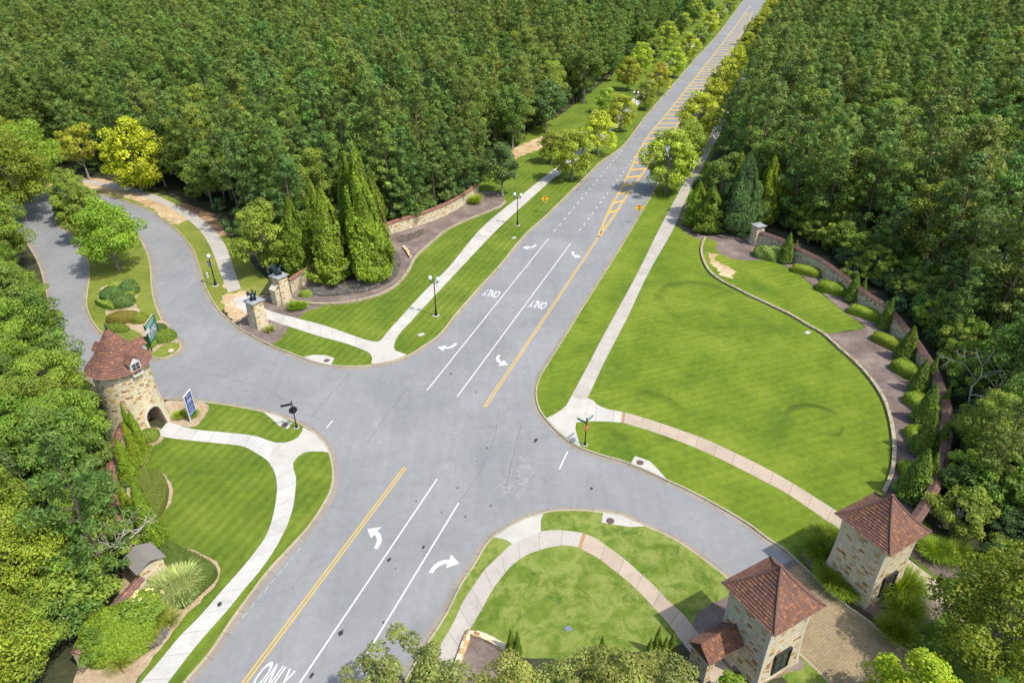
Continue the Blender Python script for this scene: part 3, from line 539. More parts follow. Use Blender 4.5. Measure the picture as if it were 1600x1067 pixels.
# gatehouses: battered square towers under a flared pyramid of tiles
def gatehouse(loc, rz, label, arm, ridge_arm):
    root = empty('gatehouse', loc, label, 'gatehouse', None, rz)
    ze, za, E = 5.92, 8.48, 2.22
    hw = lambda z: 1.70 + .22 * (1 - min(z, ze) / ze) ** 2.6 + .1 * (min(z, ze) / ze) ** 3
    mb = MB(); zz = [0, .35, .75, 1.2, 1.8, 2.6, 3.5, 4.5, ze]
    for (sx, sy, tx, ty) in ((0, -1, 1, 0), (1, 0, 0, 1), (0, 1, -1, 0), (-1, 0, 0, -1)):
        for i in range(len(zz) - 1):
            a, b_ = hw(zz[i]), hw(zz[i + 1]); P = lambda s, h, z: (sx * h + tx * s * h, sy * h + ty * s * h, z)
            off = (sx + 2 * sy) * 2.37
            mb.face([P(-1, a, zz[i]), P(1, a, zz[i]), P(1, b_, zz[i + 1]), P(-1, b_, zz[i + 1])], [(off - a, zz[i]), (off + a, zz[i]), (off + b_, zz[i + 1]), (off - b_, zz[i + 1])])
    mb.build('wall', STONE, root)
    for cx in (-1, 1):
        for cy in (-1, 1):
            mb = MB()
            for i in range(len(zz) - 1):
                a, b_ = hw(zz[i]) + .012, hw(zz[i + 1]) + .012; wd = .27
                mb.face([(cx * a, cy * a, zz[i]), (cx * (a - wd), cy * a, zz[i]), (cx * (b_ - wd), cy * b_, zz[i + 1]), (cx * b_, cy * b_, zz[i + 1])])
                mb.face([(cx * a, cy * a, zz[i]), (cx * a, cy * (a - wd), zz[i]), (cx * b_, cy * (b_ - wd), zz[i + 1]), (cx * b_, cy * b_, zz[i + 1])])
            mb.build('corner_stones', CREAM, root)
    mb = MB(); mb.box((-1.9, -1.9, ze - .22), (1.9, 1.9, ze - .05)); mb.box((-E + .1, -E + .1, ze - .05), (E - .1, E - .1, ze + .02)); mb.build('cornice', CREAM, root)
    rad = lambda t: E * (1 - t) ** 1.0 if False else E * (1 - (t * .72 + .28 * t ** .55) if t > 0 else 1)
    def rr(t): return E * (1 - t)
    def zr(t): return ze + .03 + (za - ze) * (.62 * t + .38 * t * t * (1.0)) * 1.0
    roof = None; mb = MB()
    for (sx, sy, tx, ty) in ((0, -1, 1, 0), (1, 0, 0, 1), (0, 1, -1, 0), (-1, 0, 0, -1)):
        fa = lambda t, s=-1: (sx * rr(t) + tx * s * rr(t), sy * rr(t) + ty * s * rr(t), zr(t)); fb = lambda t: fa(t, 1)
        tiled_slope(mb, fa, fb, 15)
    roof = mb.build('roof', TILE, root)
    mb = MB()
    for cx in (-1, 1):
        for cy in (-1, 1): mb.tube([(cx * rr(t), cy * rr(t), zr(t) + .05) for t in np.linspace(0, .985, 12)], .075, 6)
    mb.box((-.1, -.1, za - .05), (.1, .1, za + .14)); mb.build('ridge_tiles', RIDGE, roof)
    # tall dark window on the face that looks down the drive (local -y), deep framed
    for wy in (-1, 1):
        win = None; mb = MB(); h0 = hw(1.4); y0, y1 = (wy * (h0 - .15), wy * (h0 + .13)); lo, hi = min(y0, y1), max(y0, y1)
        for (a, b_, c_, d) in ((-.72, -.62, .6, 2.5), (.62, .72, .6, 2.5), (-.62, .62, .6, .7), (-.62, .62, 2.4, 2.5)): mb.box((a, lo, c_), (b_, hi, d))
        mb.box((-.025, wy * (h0 + .06) - .02, .7), (.025, wy * (h0 + .06) + .02, 2.4)); mb.box((-.62, wy * (h0 + .06) - .018, 1.53), (.62, wy * (h0 + .06) + .018, 1.58))
        win = mb.build('window', FRAME, root); mb = MB(); yy = wy * (h0 + .05); mb.box((-.62, yy - .008, .7), (.62, yy + .008, 2.4)); mb.build('pane', GLASS, win)
    # arched arm over the footpath, with its own gabled tile roof
    ar = empty('archway', (0, 0, 0), None, None); ar.parent = root; ar.location = (0, ridge_arm, 0)
    ar.rotation_euler.z = arm; mb = MB(); arch_block(mb, 2.9, 1.5, 2.35, .95, 2.1, -.75)
    # arch block is built about its own centre, pushed out along local +x of the archway
    mb.v = [p + np.array([1.72 + 1.45, 0, 0]) for p in mb.v]; mb.build('arch_wall', [STONE, CREAM], ar)
    mb = MB(); x0, x1 = 1.6, 1.72 + 3.05
    tiled_slope(mb, lambda t: (x0, -.98 * (1 - t), 2.33 + .9 * t), lambda t: (x1, -.98 * (1 - t), 2.33 + .9 * t), 6); tiled_slope(mb, lambda t: (x1, .98 * (1 - t), 2.33 + .9 * t), lambda t: (x0, .98 * (1 - t), 2.33 + .9 * t), 6)
    for x in (x1 - .04,): mb.face([(x, -.95, 2.31), (x, .95, 2.31), (x, 0, 3.2)])
    mb.tube([(x0, 0, 3.26), (x1, 0, 3.26)], .08, 6); mb.build('arch_roof', TILE, ar)
    return root
RZ = math.atan2(-.876, .483) + math.pi / 2     # local -y looks along (.483,-.876)
gatehouse((16.42, 28.45, .08), RZ, 'square stone gatehouse with red tile pyramid roof between the near lawn and paved drive', math.pi, .75)
gatehouse((26.12, 34.48, .08), RZ, 'square stone gatehouse with red tile pyramid roof on the far side of the paved drive', 0, .5)

# round tower: stone drum, arched door, bell-cast conical tile roof with gabled dormers
TC = np.array([-36.78, 53.45]); tw = empty('round_tower', (*TC, .06), 'round stone tower with conical red tile roof and white gabled dormer', 'tower')
rT = lambda z: 2.42 + .5 * (1 - min(z, 4) / 4) ** 2; ZE = 7.05
AZA = math.atan2(-1.0, 2.6) - .02; AW, AH = .88, 2.55; mb = MB(); SEG = 120
for k in range(SEG):
    A, B = 2 * math.pi * k / SEG, 2 * math.pi * (k + 1) / SEG
    def off(t): return ((t - AZA + math.pi) % (2 * math.pi) - math.pi) * 2.75
    oA, oB = off(A), off(B); mid = (oA + oB) / 2; ins = abs(mid) < AW
    zA = max(arch_h(oA, AW, AH), AH - AW) if ins else 0; zB = max(arch_h(oB, AW, AH), AH - AW) if ins else 0
    for (p, q) in ((0, .12), (.12, .25), (.25, .42), (.42, .62), (.62, 1)):
        za0, za1 = zA + (ZE - zA) * p, zA + (ZE - zA) * q; zb0, zb1 = zB + (ZE - zB) * p, zB + (ZE - zB) * q
        pt = lambda t, z: (rT(z) * math.cos(t), rT(z) * math.sin(t), z)
        mb.face([pt(A, za0), pt(B, zb0), pt(B, zb1), pt(A, za1)], [(A * 2.5, za0), (B * 2.5, zb0), (B * 2.5, zb1), (A * 2.5, za1)])
mb.build('wall', STONE, tw)
dv = np.array([math.cos(AZA), math.sin(AZA), 0]); tv = np.array([-math.sin(AZA), math.cos(AZA), 0])
mb = MB(); mt = MB(); xs = [AW * math.sin(math.pi / 2 * k / 10) for k in range(-10, 11)]
ring = [(-AW, 0)] + [(x, max(arch_h(x, AW, AH), AH - AW)) for x in xs] + [(AW, 0)]; ring2 = [(x * 1.3, z if i in (0, len(ring) - 1) else (AH - AW) + (z - (AH - AW)) * 1.3) for i, (x, z) in enumerate(ring)]
def onw(x, z, push=0):
    t = AZA + x / 2.75; r0 = rT(z) + push; return np.array([r0 * math.cos(t), r0 * math.sin(t), z])
for i in range(len(ring) - 1):
    (x0, z0), (x1, z1) = ring[i], ring[i + 1]; (X0, Z0), (X1, Z1) = ring2[i], ring2[i + 1]
    mb.face([onw(x0, z0, .05), onw(x1, z1, .05), onw(X1, Z1, .05), onw(X0, Z0, .05)]); mb.face([onw(X0, Z0, .05), onw(X1, Z1, .05), onw(X1, Z1, -.05), onw(X0, Z0, -.05)])
    a, b_ = onw(x0, z0, .05), onw(x1, z1, .05); mb.face([a, b_, b_ - dv * .45, a - dv * .45]); mt.face([a - dv * .45, b_ - dv * .45, b_ - dv * 2.4, a - dv * 2.4])
mt.face([onw(x, z, .05) - dv * 2.35 for x, z in ring])
dr = mb.build('door_arch', CREAM, tw); mt.build('passage', TANWALL, dr)
ZA = 10.7; mb = MB(); rows = 20
def tr(t): return 2.78 * (1 - t) + .0 - .30 * math.sin(math.pi * t) * (1 - t)
def tz(t): return ZE + .02 + (ZA - ZE) * t
pr = []
for k in range(rows):
    t0, t1 = k / rows, (k + 1) / rows; pr += [(tr(t0) + .085, tz(t0)), (max(tr(t1), .001), tz(t1))]
mb.lathe([(2.4, ZE - .12), (2.78, ZE - .03)] + pr, 56); roof = mb.build('roof', TILE2, tw)
mb = MB(); mb.lathe([(.2, ZA - .3), (.12, ZA - .05), (.06, ZA + .25), (.12, ZA + .33), (.12, ZA + .42), (.04, ZA + .5), (.0, ZA + .75)], 10); mb.build('finial', BRONZE, roof)
for i, a in enumerate((-.50, 1.05, 2.62)):
    R = lambda x, y, z: np.array([x * math.cos(a) - y * math.sin(a), x * math.sin(a) + y * math.cos(a), z])
    fx, bx, hw_, ev, pk, base = 2.66, 1.3, .50, 7.98, 8.56, 6.62
    mb = MB()
    for s in (-1, 1): mb.face([R(fx - .06, s * hw_, 7.1), R(bx, s * hw_, 7.1), R(bx, s * hw_, ev), R(fx - .06, s * hw_, ev)])
    mb.face([R(fx, -hw_, base), R(fx, hw_, base), R(fx, hw_, ev), R(fx, 0, pk - .08), R(fx, -hw_, ev)]); mb.face([R(fx, -hw_, base), R(fx, hw_, base), R(2.38, hw_, base), R(2.38, -hw_, base)])
    for s in (-1, 1): mb.face([R(fx, s * hw_, base), R(2.3, s * hw_, base), R(2.3, s * hw_, 7.6), R(fx, s * hw_, 7.6)])
    d = mb.build('dormer', WHITE, tw)
    mb = MB(); rf = lambda s: tiled_slope(mb, lambda t: R(fx + .16, s * (hw_ + .14) * (1 - t), ev - .1 + (pk - ev + .12) * t), lambda t: R(1.15, s * (hw_ + .14) * (1 - t), ev - .1 + (pk - ev + .12) * t), 4, .03)
    rf(-1); rf(1); mb.build('dormer_roof', TILE2, d)
    mb = MB()
    for (y0, y1, z0, z1) in ((-.4, -.33, 6.72, 7.86), (.33, .4, 6.72, 7.86), (-.33, .33, 6.72, 6.8), (-.33, .33, 7.78, 7.86), (-.03, .03, 6.8, 7.78), (-.33, -.03, 7.12, 7.17), (.03, .33, 7.12, 7.17), (-.33, -.03, 7.45, 7.5), (.03, .33, 7.45, 7.5)):
        P = [R(x, y, z) for x in (fx + .003, fx + .06) for y in (y0, y1) for z in (z0, z1)]
        for q in ((4, 6, 7, 5), (0, 1, 3, 2), (0, 4, 5, 1), (2, 3, 7, 6), (0, 2, 6, 4), (1, 5, 7, 3)): mb.face([P[j] for j in q])
    wn = mb.build('window', GREYM, d); mb = MB(); mb.face([R(fx + .02, -.36, 6.77), R(fx + .02, .36, 6.77), R(fx + .02, .36, 7.81), R(fx + .02, -.36, 7.81)]); mb.build('pane', GLASS, wn)
    mb = MB(); P = [R(x, y, z) for x in (fx - .02, fx + .16) for y in (-.5, .5) for z in (6.56, 6.68)]
    for q in ((4, 6, 7, 5), (0, 1, 3, 2), (0, 4, 5, 1), (2, 3, 7, 6), (0, 2, 6, 4), (1, 5, 7, 3)): mb.face([P[j] for j in q])
    mb.build('sill', CREAM, wn)

# stone piers
def pier(px, rz, hw0, hw1, h, label, capm=SLATE, shoulder=0, gable=False):
    p = G(*px, zK) if len(px) == 2 else np.array(px, float); root = empty('stone_pier', p, label, 'pier', None, rz); mb = MB(); zz = np.linspace(0, h, 6)
    for i in range(5):
        a, b_ = hw0 + (hw1 - hw0) * (i / 5) ** .7, hw0 + (hw1 - hw0) * ((i + 1) / 5) ** .7
        for (sx, sy, tx, ty) in ((0, -1, 1, 0), (1, 0, 0, 1), (0, 1, -1, 0), (-1, 0, 0, -1)):
            P = lambda s, q, z: (sx * q + tx * s * q, sy * q + ty * s * q, z); mb.face([P(-1, a, zz[i]), P(1, a, zz[i]), P(1, b_, zz[i + 1]), P(-1, b_, zz[i + 1])])
    mb.build('stone_shaft', STONE2, root)
    if shoulder:
        mb = MB(); mb.box((-hw1 * .75, -hw0 - .62, 0), (hw1 * .75, -hw1 + .02, h * .62)); mb.build('buttress', STONE2, root)
        mb = MB(); mb.face([(-hw1 * .8, -hw0 - .68, h * .62), (hw1 * .8, -hw0 - .68, h * .62), (hw1 * .8, -hw1 - .006, h * .78), (-hw1 * .8, -hw1 - .006, h * .78)]); mb.face([(-hw1 * .8, -hw0 - .68, h * .62 - .06), (hw1 * .8, -hw0 - .68, h * .62 - .06), (hw1 * .8, -hw0 - .68, h * .62), (-hw1 * .8, -hw0 - .68, h * .62)]); mb.build('buttress_cap', CREAM, root)
    mb = MB(); c_ = hw1 + .16
    if gable:
        tiled_slope(mb, lambda t: (-c_ - .1, -c_ * (1 - t) * 1.05, h - .04 + .55 * t), lambda t: (c_ + .1, -c_ * (1 - t) * 1.05, h - .04 + .55 * t), 4, .03); tiled_slope(mb, lambda t: (c_ + .1, c_ * (1 - t) * 1.05, h - .04 + .55 * t), lambda t: (-c_ - .1, c_ * (1 - t) * 1.05, h - .04 + .55 * t), 4, .03)
        for s in (-1, 1): mb.face([(s * (hw1 + .003), -hw1, h - .02), (s * (hw1 + .003), hw1, h - .02), (s * (hw1 + .003), 0, h + .45)], None, 0)
        mb.build('shingle_roof', SLATEB, root)
    else:
        mb.box((-hw1 - .06, -hw1 - .06, h - .004), (hw1 + .06, hw1 + .06, h + .12)); mb.build('collar', CREAM, root)
        mb = MB(); mb.box((-c_ - .05, -c_ - .05, h + .12), (c_ + .05, c_ + .05, h + .21))
        for (sx, sy, tx, ty) in ((0, -1, 1, 0), (1, 0, 0, 1), (0, 1, -1, 0), (-1, 0, 0, -1)):
            q = c_ + .02; mb.face([(sx * q - tx * q, sy * q - ty * q, h + .21), (sx * q + tx * q, sy * q + ty * q, h + .21), (0, 0, h + .36)])
        mb.build('cap', capm, root)
    return root
PR = math.radians(-33)
P1c = G(405, 509, zK); P2c = G(443, 470, zK)
pier(tuple(P1c), PR, .82, .70, 3.35, 'free-standing stone pier with slate cap beside the kerb and footpath')
pier(tuple(P2c), PR, .80, .70, 3.5, 'buttressed stone pier with slate cap at the end of the tiled wall', shoulder=1)
pier((1180, 381), math.radians(20), .78, .66, 2.9, 'tan stone pier under the dark trees at the start of the long curved wall')
pier((237, 902), math.radians(-38), .95, .88, 2.1, 'stone pier with weathered grey shingle roof beside plumed grasses', gable=True)
def rock(mb, c0, r0, rs):
    for i in range(5):
        for k in range(8):
            def pt(i, k):
                th = math.pi * i / 5; ph = 2 * math.pi * k / 8; q = r0 * (1 + .25 * math.sin(3.1 * k + 1.7 * i + rs)); return (c0[0] + q * math.sin(th) * math.cos(ph), c0[1] + q * math.sin(th) * math.sin(ph), c0[2] + q * .8 * math.cos(th))
            mb.face([pt(i, k), pt(i + 1, k), pt(i + 1, k + 1), pt(i, k + 1)] if 0 < i < 4 else ([pt(i, 0), pt(i + 1, k), pt(i + 1, k + 1)] if i == 0 else [pt(i, k), pt(i + 1, 0), pt(i, k + 1)]))
def sculpture(p, rz, label):
    """dark bronze crouching winged beast on a plinth"""
    root = empty('bronze_sculpture', p, label, 'sculpture', None, rz); mb = MB(); mb.box((-.34, -.34, 0), (.34, .34, .1)); mb.build('plinth', BRONZE, root)
    mb = MB(); mb.tube([(-.42, 0, .30), (-.2, 0, .46), (.08, 0, .58), (.26, 0, .78), (.34, 0, 1.0)], [.12, .25, .28, .2, .12], 9); mb.tube([(.30, 0, .98), (.42, 0, 1.08), (.62, 0, 1.0)], [.12, .14, .05], 8)
    for s in (-1, 1): mb.tube([(.18, s * .16, .62), (.32, s * .2, .36), (.34, s * .2, .1)], [.12, .08, .07], 7); mb.tube([(-.25, s * .18, .42), (-.08, s * .26, .26), (-.2, s * .26, .1)], [.16, .1, .07], 7)
    mb.tube([(-.4, 0, .32), (-.65, .05, .42), (-.72, .05, .72), (-.55, .03, .86)], [.07, .05, .04, .06], 6); mb.build('body', BRONZE, root, True, True)
    for s in (-1, 1):
        mb = MB()
        top = [(.1, s * .2, .72), (-.1, s * .42, 1.2), (-.45, s * .52, 1.35), (-.75, s * .5, 1.15)]; bot = [(.02, s * .2, .58), (-.22, s * .36, .72), (-.48, s * .42, .78), (-.72, s * .45, .8)]
        for i in range(3):
            mb.face([top[i], top[i + 1], bot[i + 1], bot[i]]); q = lambda t: (t[0], t[1] + s * .04, t[2]); mb.face([q(top[i]), q(bot[i]), q(bot[i + 1]), q(top[i + 1])]); mb.face([top[i], q(top[i]), q(top[i + 1]), top[i + 1]])
        mb.build('wing', BRONZE, root)
sculpture((P1c[0], P1c[1], zK + 3.62), PR + 2.4, 'dark bronze sculpture on the free-standing pier beside the kerb')
sculpture((P2c[0], P2c[1], zK + 3.77), PR + 1.2, 'dark bronze sculpture on the buttressed pier at the wall end')

# ------------------------------------------------------------------ lamps, signs, hydrant, drains
def lamp(px, label, hh=5.1, group='twin lantern street lamps', single=False):
    p = G(*px, zK); root = empty('street_lamp', p, label, 'street lamp', group, math.radians(-22))
    mb = MB(); mb.box((-.36, -.36, -.02), (.36, .36, .05)); mb.build('footing', SLABC, root)
    mb = MB(); mb.lathe([(.2, .05), (.2, .3), (.13, .5), (.12, .8), (.075, 1.0), (.06, hh - .6), (.09, hh - .55), (.05, hh - .45), (.04, hh - .3)], 12, cap=True); mb.build('post', BLACK, root)
    xs = (0,) if single else (-.52, .52)
    if not single:
        mb = MB(); mb.tube([(-.52, 0, hh - .38), (-.4, 0, hh - .55), (0, 0, hh - .45), (.4, 0, hh - .55), (.52, 0, hh - .38)], .045, 6); mb.build('crossarm', BLACK, root)
    for x in xs:
        mb = MB(); mb.lathe([(.05, hh - .4), (.14, hh - .3), (.17, hh - .26), (.2, hh - .2)], 10, (x, 0)); ln = mb.build('lantern', BLACK, root)
        mb = MB(); mb.lathe([(.17, hh - .2), (.25, hh), (.24, hh + .15), (.16, hh + .3), (.07, hh + .4)], 12, (x, 0)); mb.build('globe', LENS, ln, True, True)
        mb = MB(); mb.lathe([(.1, hh + .36), (.05, hh + .45), (.0, hh + .6)], 8, (x, 0)); mb.build('finial', BLACK, ln)
    return root
lamp((681.5, 493), 'black twin-lantern lamp on the verge nearest the intersection'); lamp((808.5, 352), 'black twin-lantern lamp on the verge near the dark bushy tree at the stone edging'); lamp((911, 246), 'black twin-lantern lamp standing between the first street trees'); lamp((991, 177), 'black twin-lantern lamp far along the tree-lined footpath')
l = lamp((337, 446), 'black single-lantern lamp with a grey banner beside the curving left road', 4.3, None, True)
mb = MB(); mb.box((-.55, -.015, 2.75), (-.08, .015, 3.55)); mb.build('banner', plain('grey_blue_banner', (.28, .31, .42), .6), l); mb = MB(); mb.tube([(-.58, 0, 3.57), (0, 0, 3.57)], .018, 5); mb.build('banner_bracket', BLACK, l)
# street-name and stop sign posts
def octagon(mb, R_, y, t, c0=(0, 0)):
    P = [(c0[0] + R_ * math.cos(math.pi / 8 + k * math.pi / 4), c0[1] + R_ * math.sin(math.pi / 8 + k * math.pi / 4)) for k in range(8)]
    mb.face([(x, y, z) for x, z in P]); mb.face([(x, y + t, z) for x, z in P][::-1])
    for k in range(8): a, b_ = P[k], P[(k + 1) % 8]; mb.face([(a[0], y, a[1]), (b_[0], y, b_[1]), (b_[0], y + t, b_[1]), (a[0], y + t, a[1])])
def stop_post(px, rz, label, back=False):
    p = G(*px, zK); root = empty('stop_sign_post', p, label, 'stop sign', None, rz)
    mb = MB(); mb.lathe([(.16, 0), (.16, .14), (.08, .3), (.055, .45), (.05, 3.0), (.08, 3.05), (.0, 3.3)], 10); mb.build('post', BLACK, root); mb = MB(); mb.lathe([(.26, -.02), (.26, .05), (.17, .06)], 16); mb.build('footing', SLABC, root)
    mb = MB(); octagon(mb, .40, -.085, .02, (0, 2.1)); st = mb.build('stop_panel', BLACK if back else RED, root)
    if back: mb = MB(); octagon(mb, .36, .0 - .0625, .004, (0, 2.1))
    mb = MB(); octagon(mb, .43, -.064, .03, (0, 2.1)); mb.build('panel_backing', BLACK, st)
    text_mesh('STOP', 'lettering', WPAINT, st, (np.array([0, -.092, 2.1]), np.array([1., 0, 0]), np.array([0, 0, 1.]), np.array([0, -1., 0])), .27, .9, 1.2, .008)
    for ang, z in ((math.radians(78), 2.62), (math.radians(-12), 2.85)):
        c_, s_ = math.cos(ang), math.sin(ang); mb = MB()
        def Q(u_, v_, z_): return (c_ * u_ - s_ * v_, s_ * u_ + c_ * v_, z_)
        P = [Q(a, b_, d) for a in (.06, 1.05) for b_ in (-.015, .015) for d in (z - .12, z + .12)]
        for q in ((4, 6, 7, 5), (0, 1, 3, 2), (0, 4, 5, 1), (2, 3, 7, 6), (0, 2, 6, 4), (1, 5, 7, 3)): mb.face([P[j] for j in q])
        sg = mb.build('street_name_plate', STGREEN if not back else BLACK, root)
        if not back:
            for sgn in (-1, 1):
                mb = MB(); rr_ = random.Random(3); x = .2
                while x < .92: wl = rr_.uniform(.03, .06); mb.face([Q(x, sgn * .018, z - .045), Q(x + wl, sgn * .018, z - .045), Q(x + wl, sgn * .018, z + rr_.choice([.03, .06])), Q(x, sgn * .018, z + .045)]); x += wl + .02
                mb.build('name_lettering', WPAINT, sg)
    return root
stop_post((914, 695), math.radians(62), 'red stop sign with green street name plates on a black post at right corner')
stop_post((463.5, 668), math.radians(212), 'dark stop sign post seen from behind at the left corner', True)
def diamond(px, rz, label):
    p = G(*px, zK); root = empty('warning_sign', p, label, 'warning sign', 'signal ahead signs', rz); mb = MB(); mb.box((-.03, -.03, 0), (.03, .03, 2.9)); mb.build('post', GREYM, root)
    mb = MB(); h = .66; c_ = 2.55; P = [(-h, c_), (0, c_ - h), (h, c_), (0, c_ + h)]
    mb.face([(x, -.06, z) for x, z in P]); mb.face([(x, -.035, z) for x, z in P][::-1])
    for k in range(4): a, b_ = P[k], P[(k + 1) % 4]; mb.face([(a[0], -.06, a[1]), (b_[0], -.06, b_[1]), (b_[0], -.035, b_[1]), (a[0], -.035, a[1])])
    pn = mb.build('sign_panel', SIGNY, root); mb = MB(); mb.box((-.17, -.068, c_ - .42), (.17, -.063, c_ + .42)); mb.build('signal_symbol', BLACK, pn)
    for dz, mt in ((.27, RED), (0, SIGNY), (-.27, DOTG)):
        mb = MB(); mb.face([(.15 * math.cos(k * .5236), -.073, c_ + dz + .15 * math.sin(k * .5236)) for k in range(12)]); mb.build('signal_dot', mt, pn)
diamond((851, 333), math.radians(4), 'yellow signal-ahead diamond sign on the left verge near the road edge'); diamond((996.5, 348), math.radians(4), 'yellow signal-ahead diamond sign on the right road edge')
# white real-estate style panel at the tower, green panel on the median, small white sign far left
def quad_box(mb, A, B, zl_, zh, th, m=0):
    """upright board from ground point A to B"""
    A, B = np.array(A, float), np.array(B, float); d = (B - A) / np.linalg.norm(B - A); nn = np.array([d[1], -d[0], 0]) * th / 2
    P = [q + np.array([0, 0, z]) for q in (A - nn, B - nn, B + nn, A + nn) for z in (zl_, zh)]
    for q in ((0, 2, 3, 1), (2, 4, 5, 3), (4, 6, 7, 5), (6, 0, 1, 7), (1, 3, 5, 7), (0, 6, 4, 2)): mb.face([P[j] for j in q], None, m)
A_, B_ = G(299, 659, zK), G(307, 648, zK); A_[2] = B_[2] = 0
root = empty('blue_sign', ((A_ + B_) / 2) * [1, 1, 0] + [0, 0, zK], 'blue notice board with white frame and lines of lettering beside the round tower', 'sign')
o0 = (A_ + B_) / 2; A_, B_ = (A_ - o0) * 1.15, (B_ - o0) * 1.15; d = (B_ - A_) / np.linalg.norm(B_ - A_); nf = np.array([d[1], -d[0], 0]); L = np.linalg.norm(B_ - A_)
for q in (A_, B_): mb = MB(); quad_box(mb, q - d * .05, q + d * .05, -.1, 3.0, .1); mb.build('post', WHITE, root)
mb = MB(); quad_box(mb, A_ + d * .052, B_ - d * .052, .55, 2.98, .07); pn = mb.build('sign_panel', BLUE, root); mb = MB(); quad_box(mb, A_ - d * .055, B_ + d * .055, 3.0, 3.06, .13); mb.build('top_rail', WHITE, root)
mb = MB(); r = random.Random(9)
for z, hh_, a, b_ in ((2.72, .09, .45, .8), (2.3, .16, .25, .72), (2.08, .16, .2, .8), (1.75, .07, .2, .8), (1.42, .13, .22, .78), (1.08, .12, .2, .8), (.78, .15, .15, .85)):
    x = a * L
    while x < b_ * L:
        wl = hh_ * r.uniform(.35, .8); P = [A_ + d * (x + e) + nf * .037 + np.array([0, 0, zz]) for e, zz in ((0, z - hh_ / 2), (wl, z - hh_ / 2), (wl, z + hh_ / 2), (0, z + hh_ / 2))]; mb.face(P); x += wl + hh_ * .22
o = mb.build('lettering', WPAINT, pn); o['kind'] = 'stuff'; mb = MB(); mb.face([A_ + d * (.3 * L + e) + nf * .038 + np.array([0, 0, z]) for e, z in ((0, 2.58), (.16, 2.58), (.16, 2.84), (0, 2.84))]); mb.build('emblem', plain('orange_emblem', (.6, .25, .05), .6), pn)
A_, B_ = G(238.5, 549, zK), G(246, 531, zK) 
A_, B_ = G(237.5, 549, zK), G(251, 529, zK); A_[2] = B_[2] = 0; o0 = (A_ + B_) / 2
root = empty('green_sign', o0 * [1, 1, 0] + [0, 0, zK], 'tall green picture board with black posts on the median bed', 'sign'); A_, B_ = A_ - o0, B_ - o0; d = (B_ - A_) / np.linalg.norm(B_ - A_); nf = np.array([d[1], -d[0], 0]); L = np.linalg.norm(B_ - A_)
for q in (A_, B_): mb = MB(); quad_box(mb, q - d * .045, q + d * .045, -.1, 3.5, .09); mb.build('post', BLACK, root)
mb = MB(); quad_box(mb, A_ + d * .05, B_ - d * .05, 1.0, 3.35, .06); pn = mb.build('sign_panel', GREEN, root)
mb = MB(); quad_box(mb, A_ - d * .05, B_ + d * .05, 3.36, 3.44, .1); mb.build('top_rail', plain('tan_rail', (.42, .33, .2), .7), root)
F_ = lambda x, z: A_ + d * (x * L) + nf * .034 + np.array([0, 0, z])
mb = MB(); mb.face([F_(.12, 1.55), F_(.88, 1.55), F_(.88, 2.3), F_(.12, 2.3)]); pc = mb.build('picture_panel', PHOTO, pn)
mb = MB(); F2 = lambda x, z: F_(x, z) + nf * .005
for (x, z, w_, h) in ((.2, 1.7, .2, .3), (.45, 1.65, .25, .22), (.72, 1.85, .14, .3), (.3, 2.1, .3, .12)): mb.face([F2(x, z), F2(x + w_, z), F2(x + w_ * .8, z + h), F2(x + .05, z + h)])
mb.build('picture', plain('picture_dark', (.10, .08, .11), .6), pc)
mb = MB(); r = random.Random(4)
for z, h, a, b_ in ((3.05, .2, .12, .88), (2.8, .17, .2, .8), (2.5, .1, .25, .8), (1.3, .16, .15, .85), (1.1, .08, .2, .8)):
    x = a
    while x < b_: wl = h * r.uniform(.3, .55) / L; mb.face([F2(x, z - h / 2), F2(x + wl, z - h / 2), F2(x + wl, z + h / 2), F2(x, z + h / 2)]); x += wl + .035
mb.build('lettering', plain('pale_lettering', (.5, .62, .58), .6), pn)['kind'] = 'stuff'
mb = MB(); P = [F_(x, z) + nf * .02 for x, z in ((-.12, 2.35), (.3, 2.35), (.3, 2.75), (-.12, 2.75))]; mb.face(P); mb.face([p + nf * .015 for p in P]); mb.build('sale_tag', WHITE, pn)
p = G(90.5, 289, zK); root = empty('small_road_sign', p, 'small white rectangular road sign on a dark post by the far left kerb', 'road sign', None, math.radians(15)); mb = MB(); mb.box((-.035, -.035, 0), (.035, .035, 2.6)); mb.build('post', BLACK, root)
mb = MB(); mb.box((-.34, -.075, 1.75), (.34, -.05, 2.6)); pn = mb.build('sign_panel', WHITE, root); mb = MB()
for (x, z, w_, h) in ((-.2, 2.38, .4, .08), (-.22, 2.2, .44, .1), (-.14, 1.9, .12, .22), (.03, 1.9, .12, .22)): mb.box((x, -.082, z), (x + w_, -.078, z + h))
mb.build('lettering', BLACK, pn)
p = G(324.5, 433, zK); root = empty('fire_hydrant', p, 'small pale fire hydrant between the left lamp and the kerb', 'fire hydrant'); mb = MB(); mb.lathe([(.16, 0), (.16, .06), (.11, .08), (.11, .5), (.15, .53), (.13, .62), (.06, .7), (.0, .74)], 12); mb.build('barrel', WHITE, root)
for a in (0, 1.57, 3.14): mb = MB(); c_, s_ = math.cos(a), math.sin(a); mb.tube([(c_ * .1, s_ * .1, .4), (c_ * .22, s_ * .22, .4)], .06, 8); mb.build('outlet', GREYM, root)
def drain(poly, mh, label):
    c0 = G(*mh, zK); root = empty('storm_drain', c0, label, 'storm drain'); P = [G(*q) - c0 * [1, 1, 0] for q in poly]
    flat('apron', P, .024, SLABC, root, zb=-.05).location.z = 0
    mb = MB(); mb.lathe([(.34, .024), (.34, .036), (.30, .040), (.0001, .040)], 20); mb.build('manhole_cover', BROWN, root)
drain([(475, 559), (490, 556), (508, 556.5), (523, 561), (517, 571.5), (490, 565.5)], (510.5, 563.5), 'storm drain with round iron cover on the kerb below the left pillar lawn')
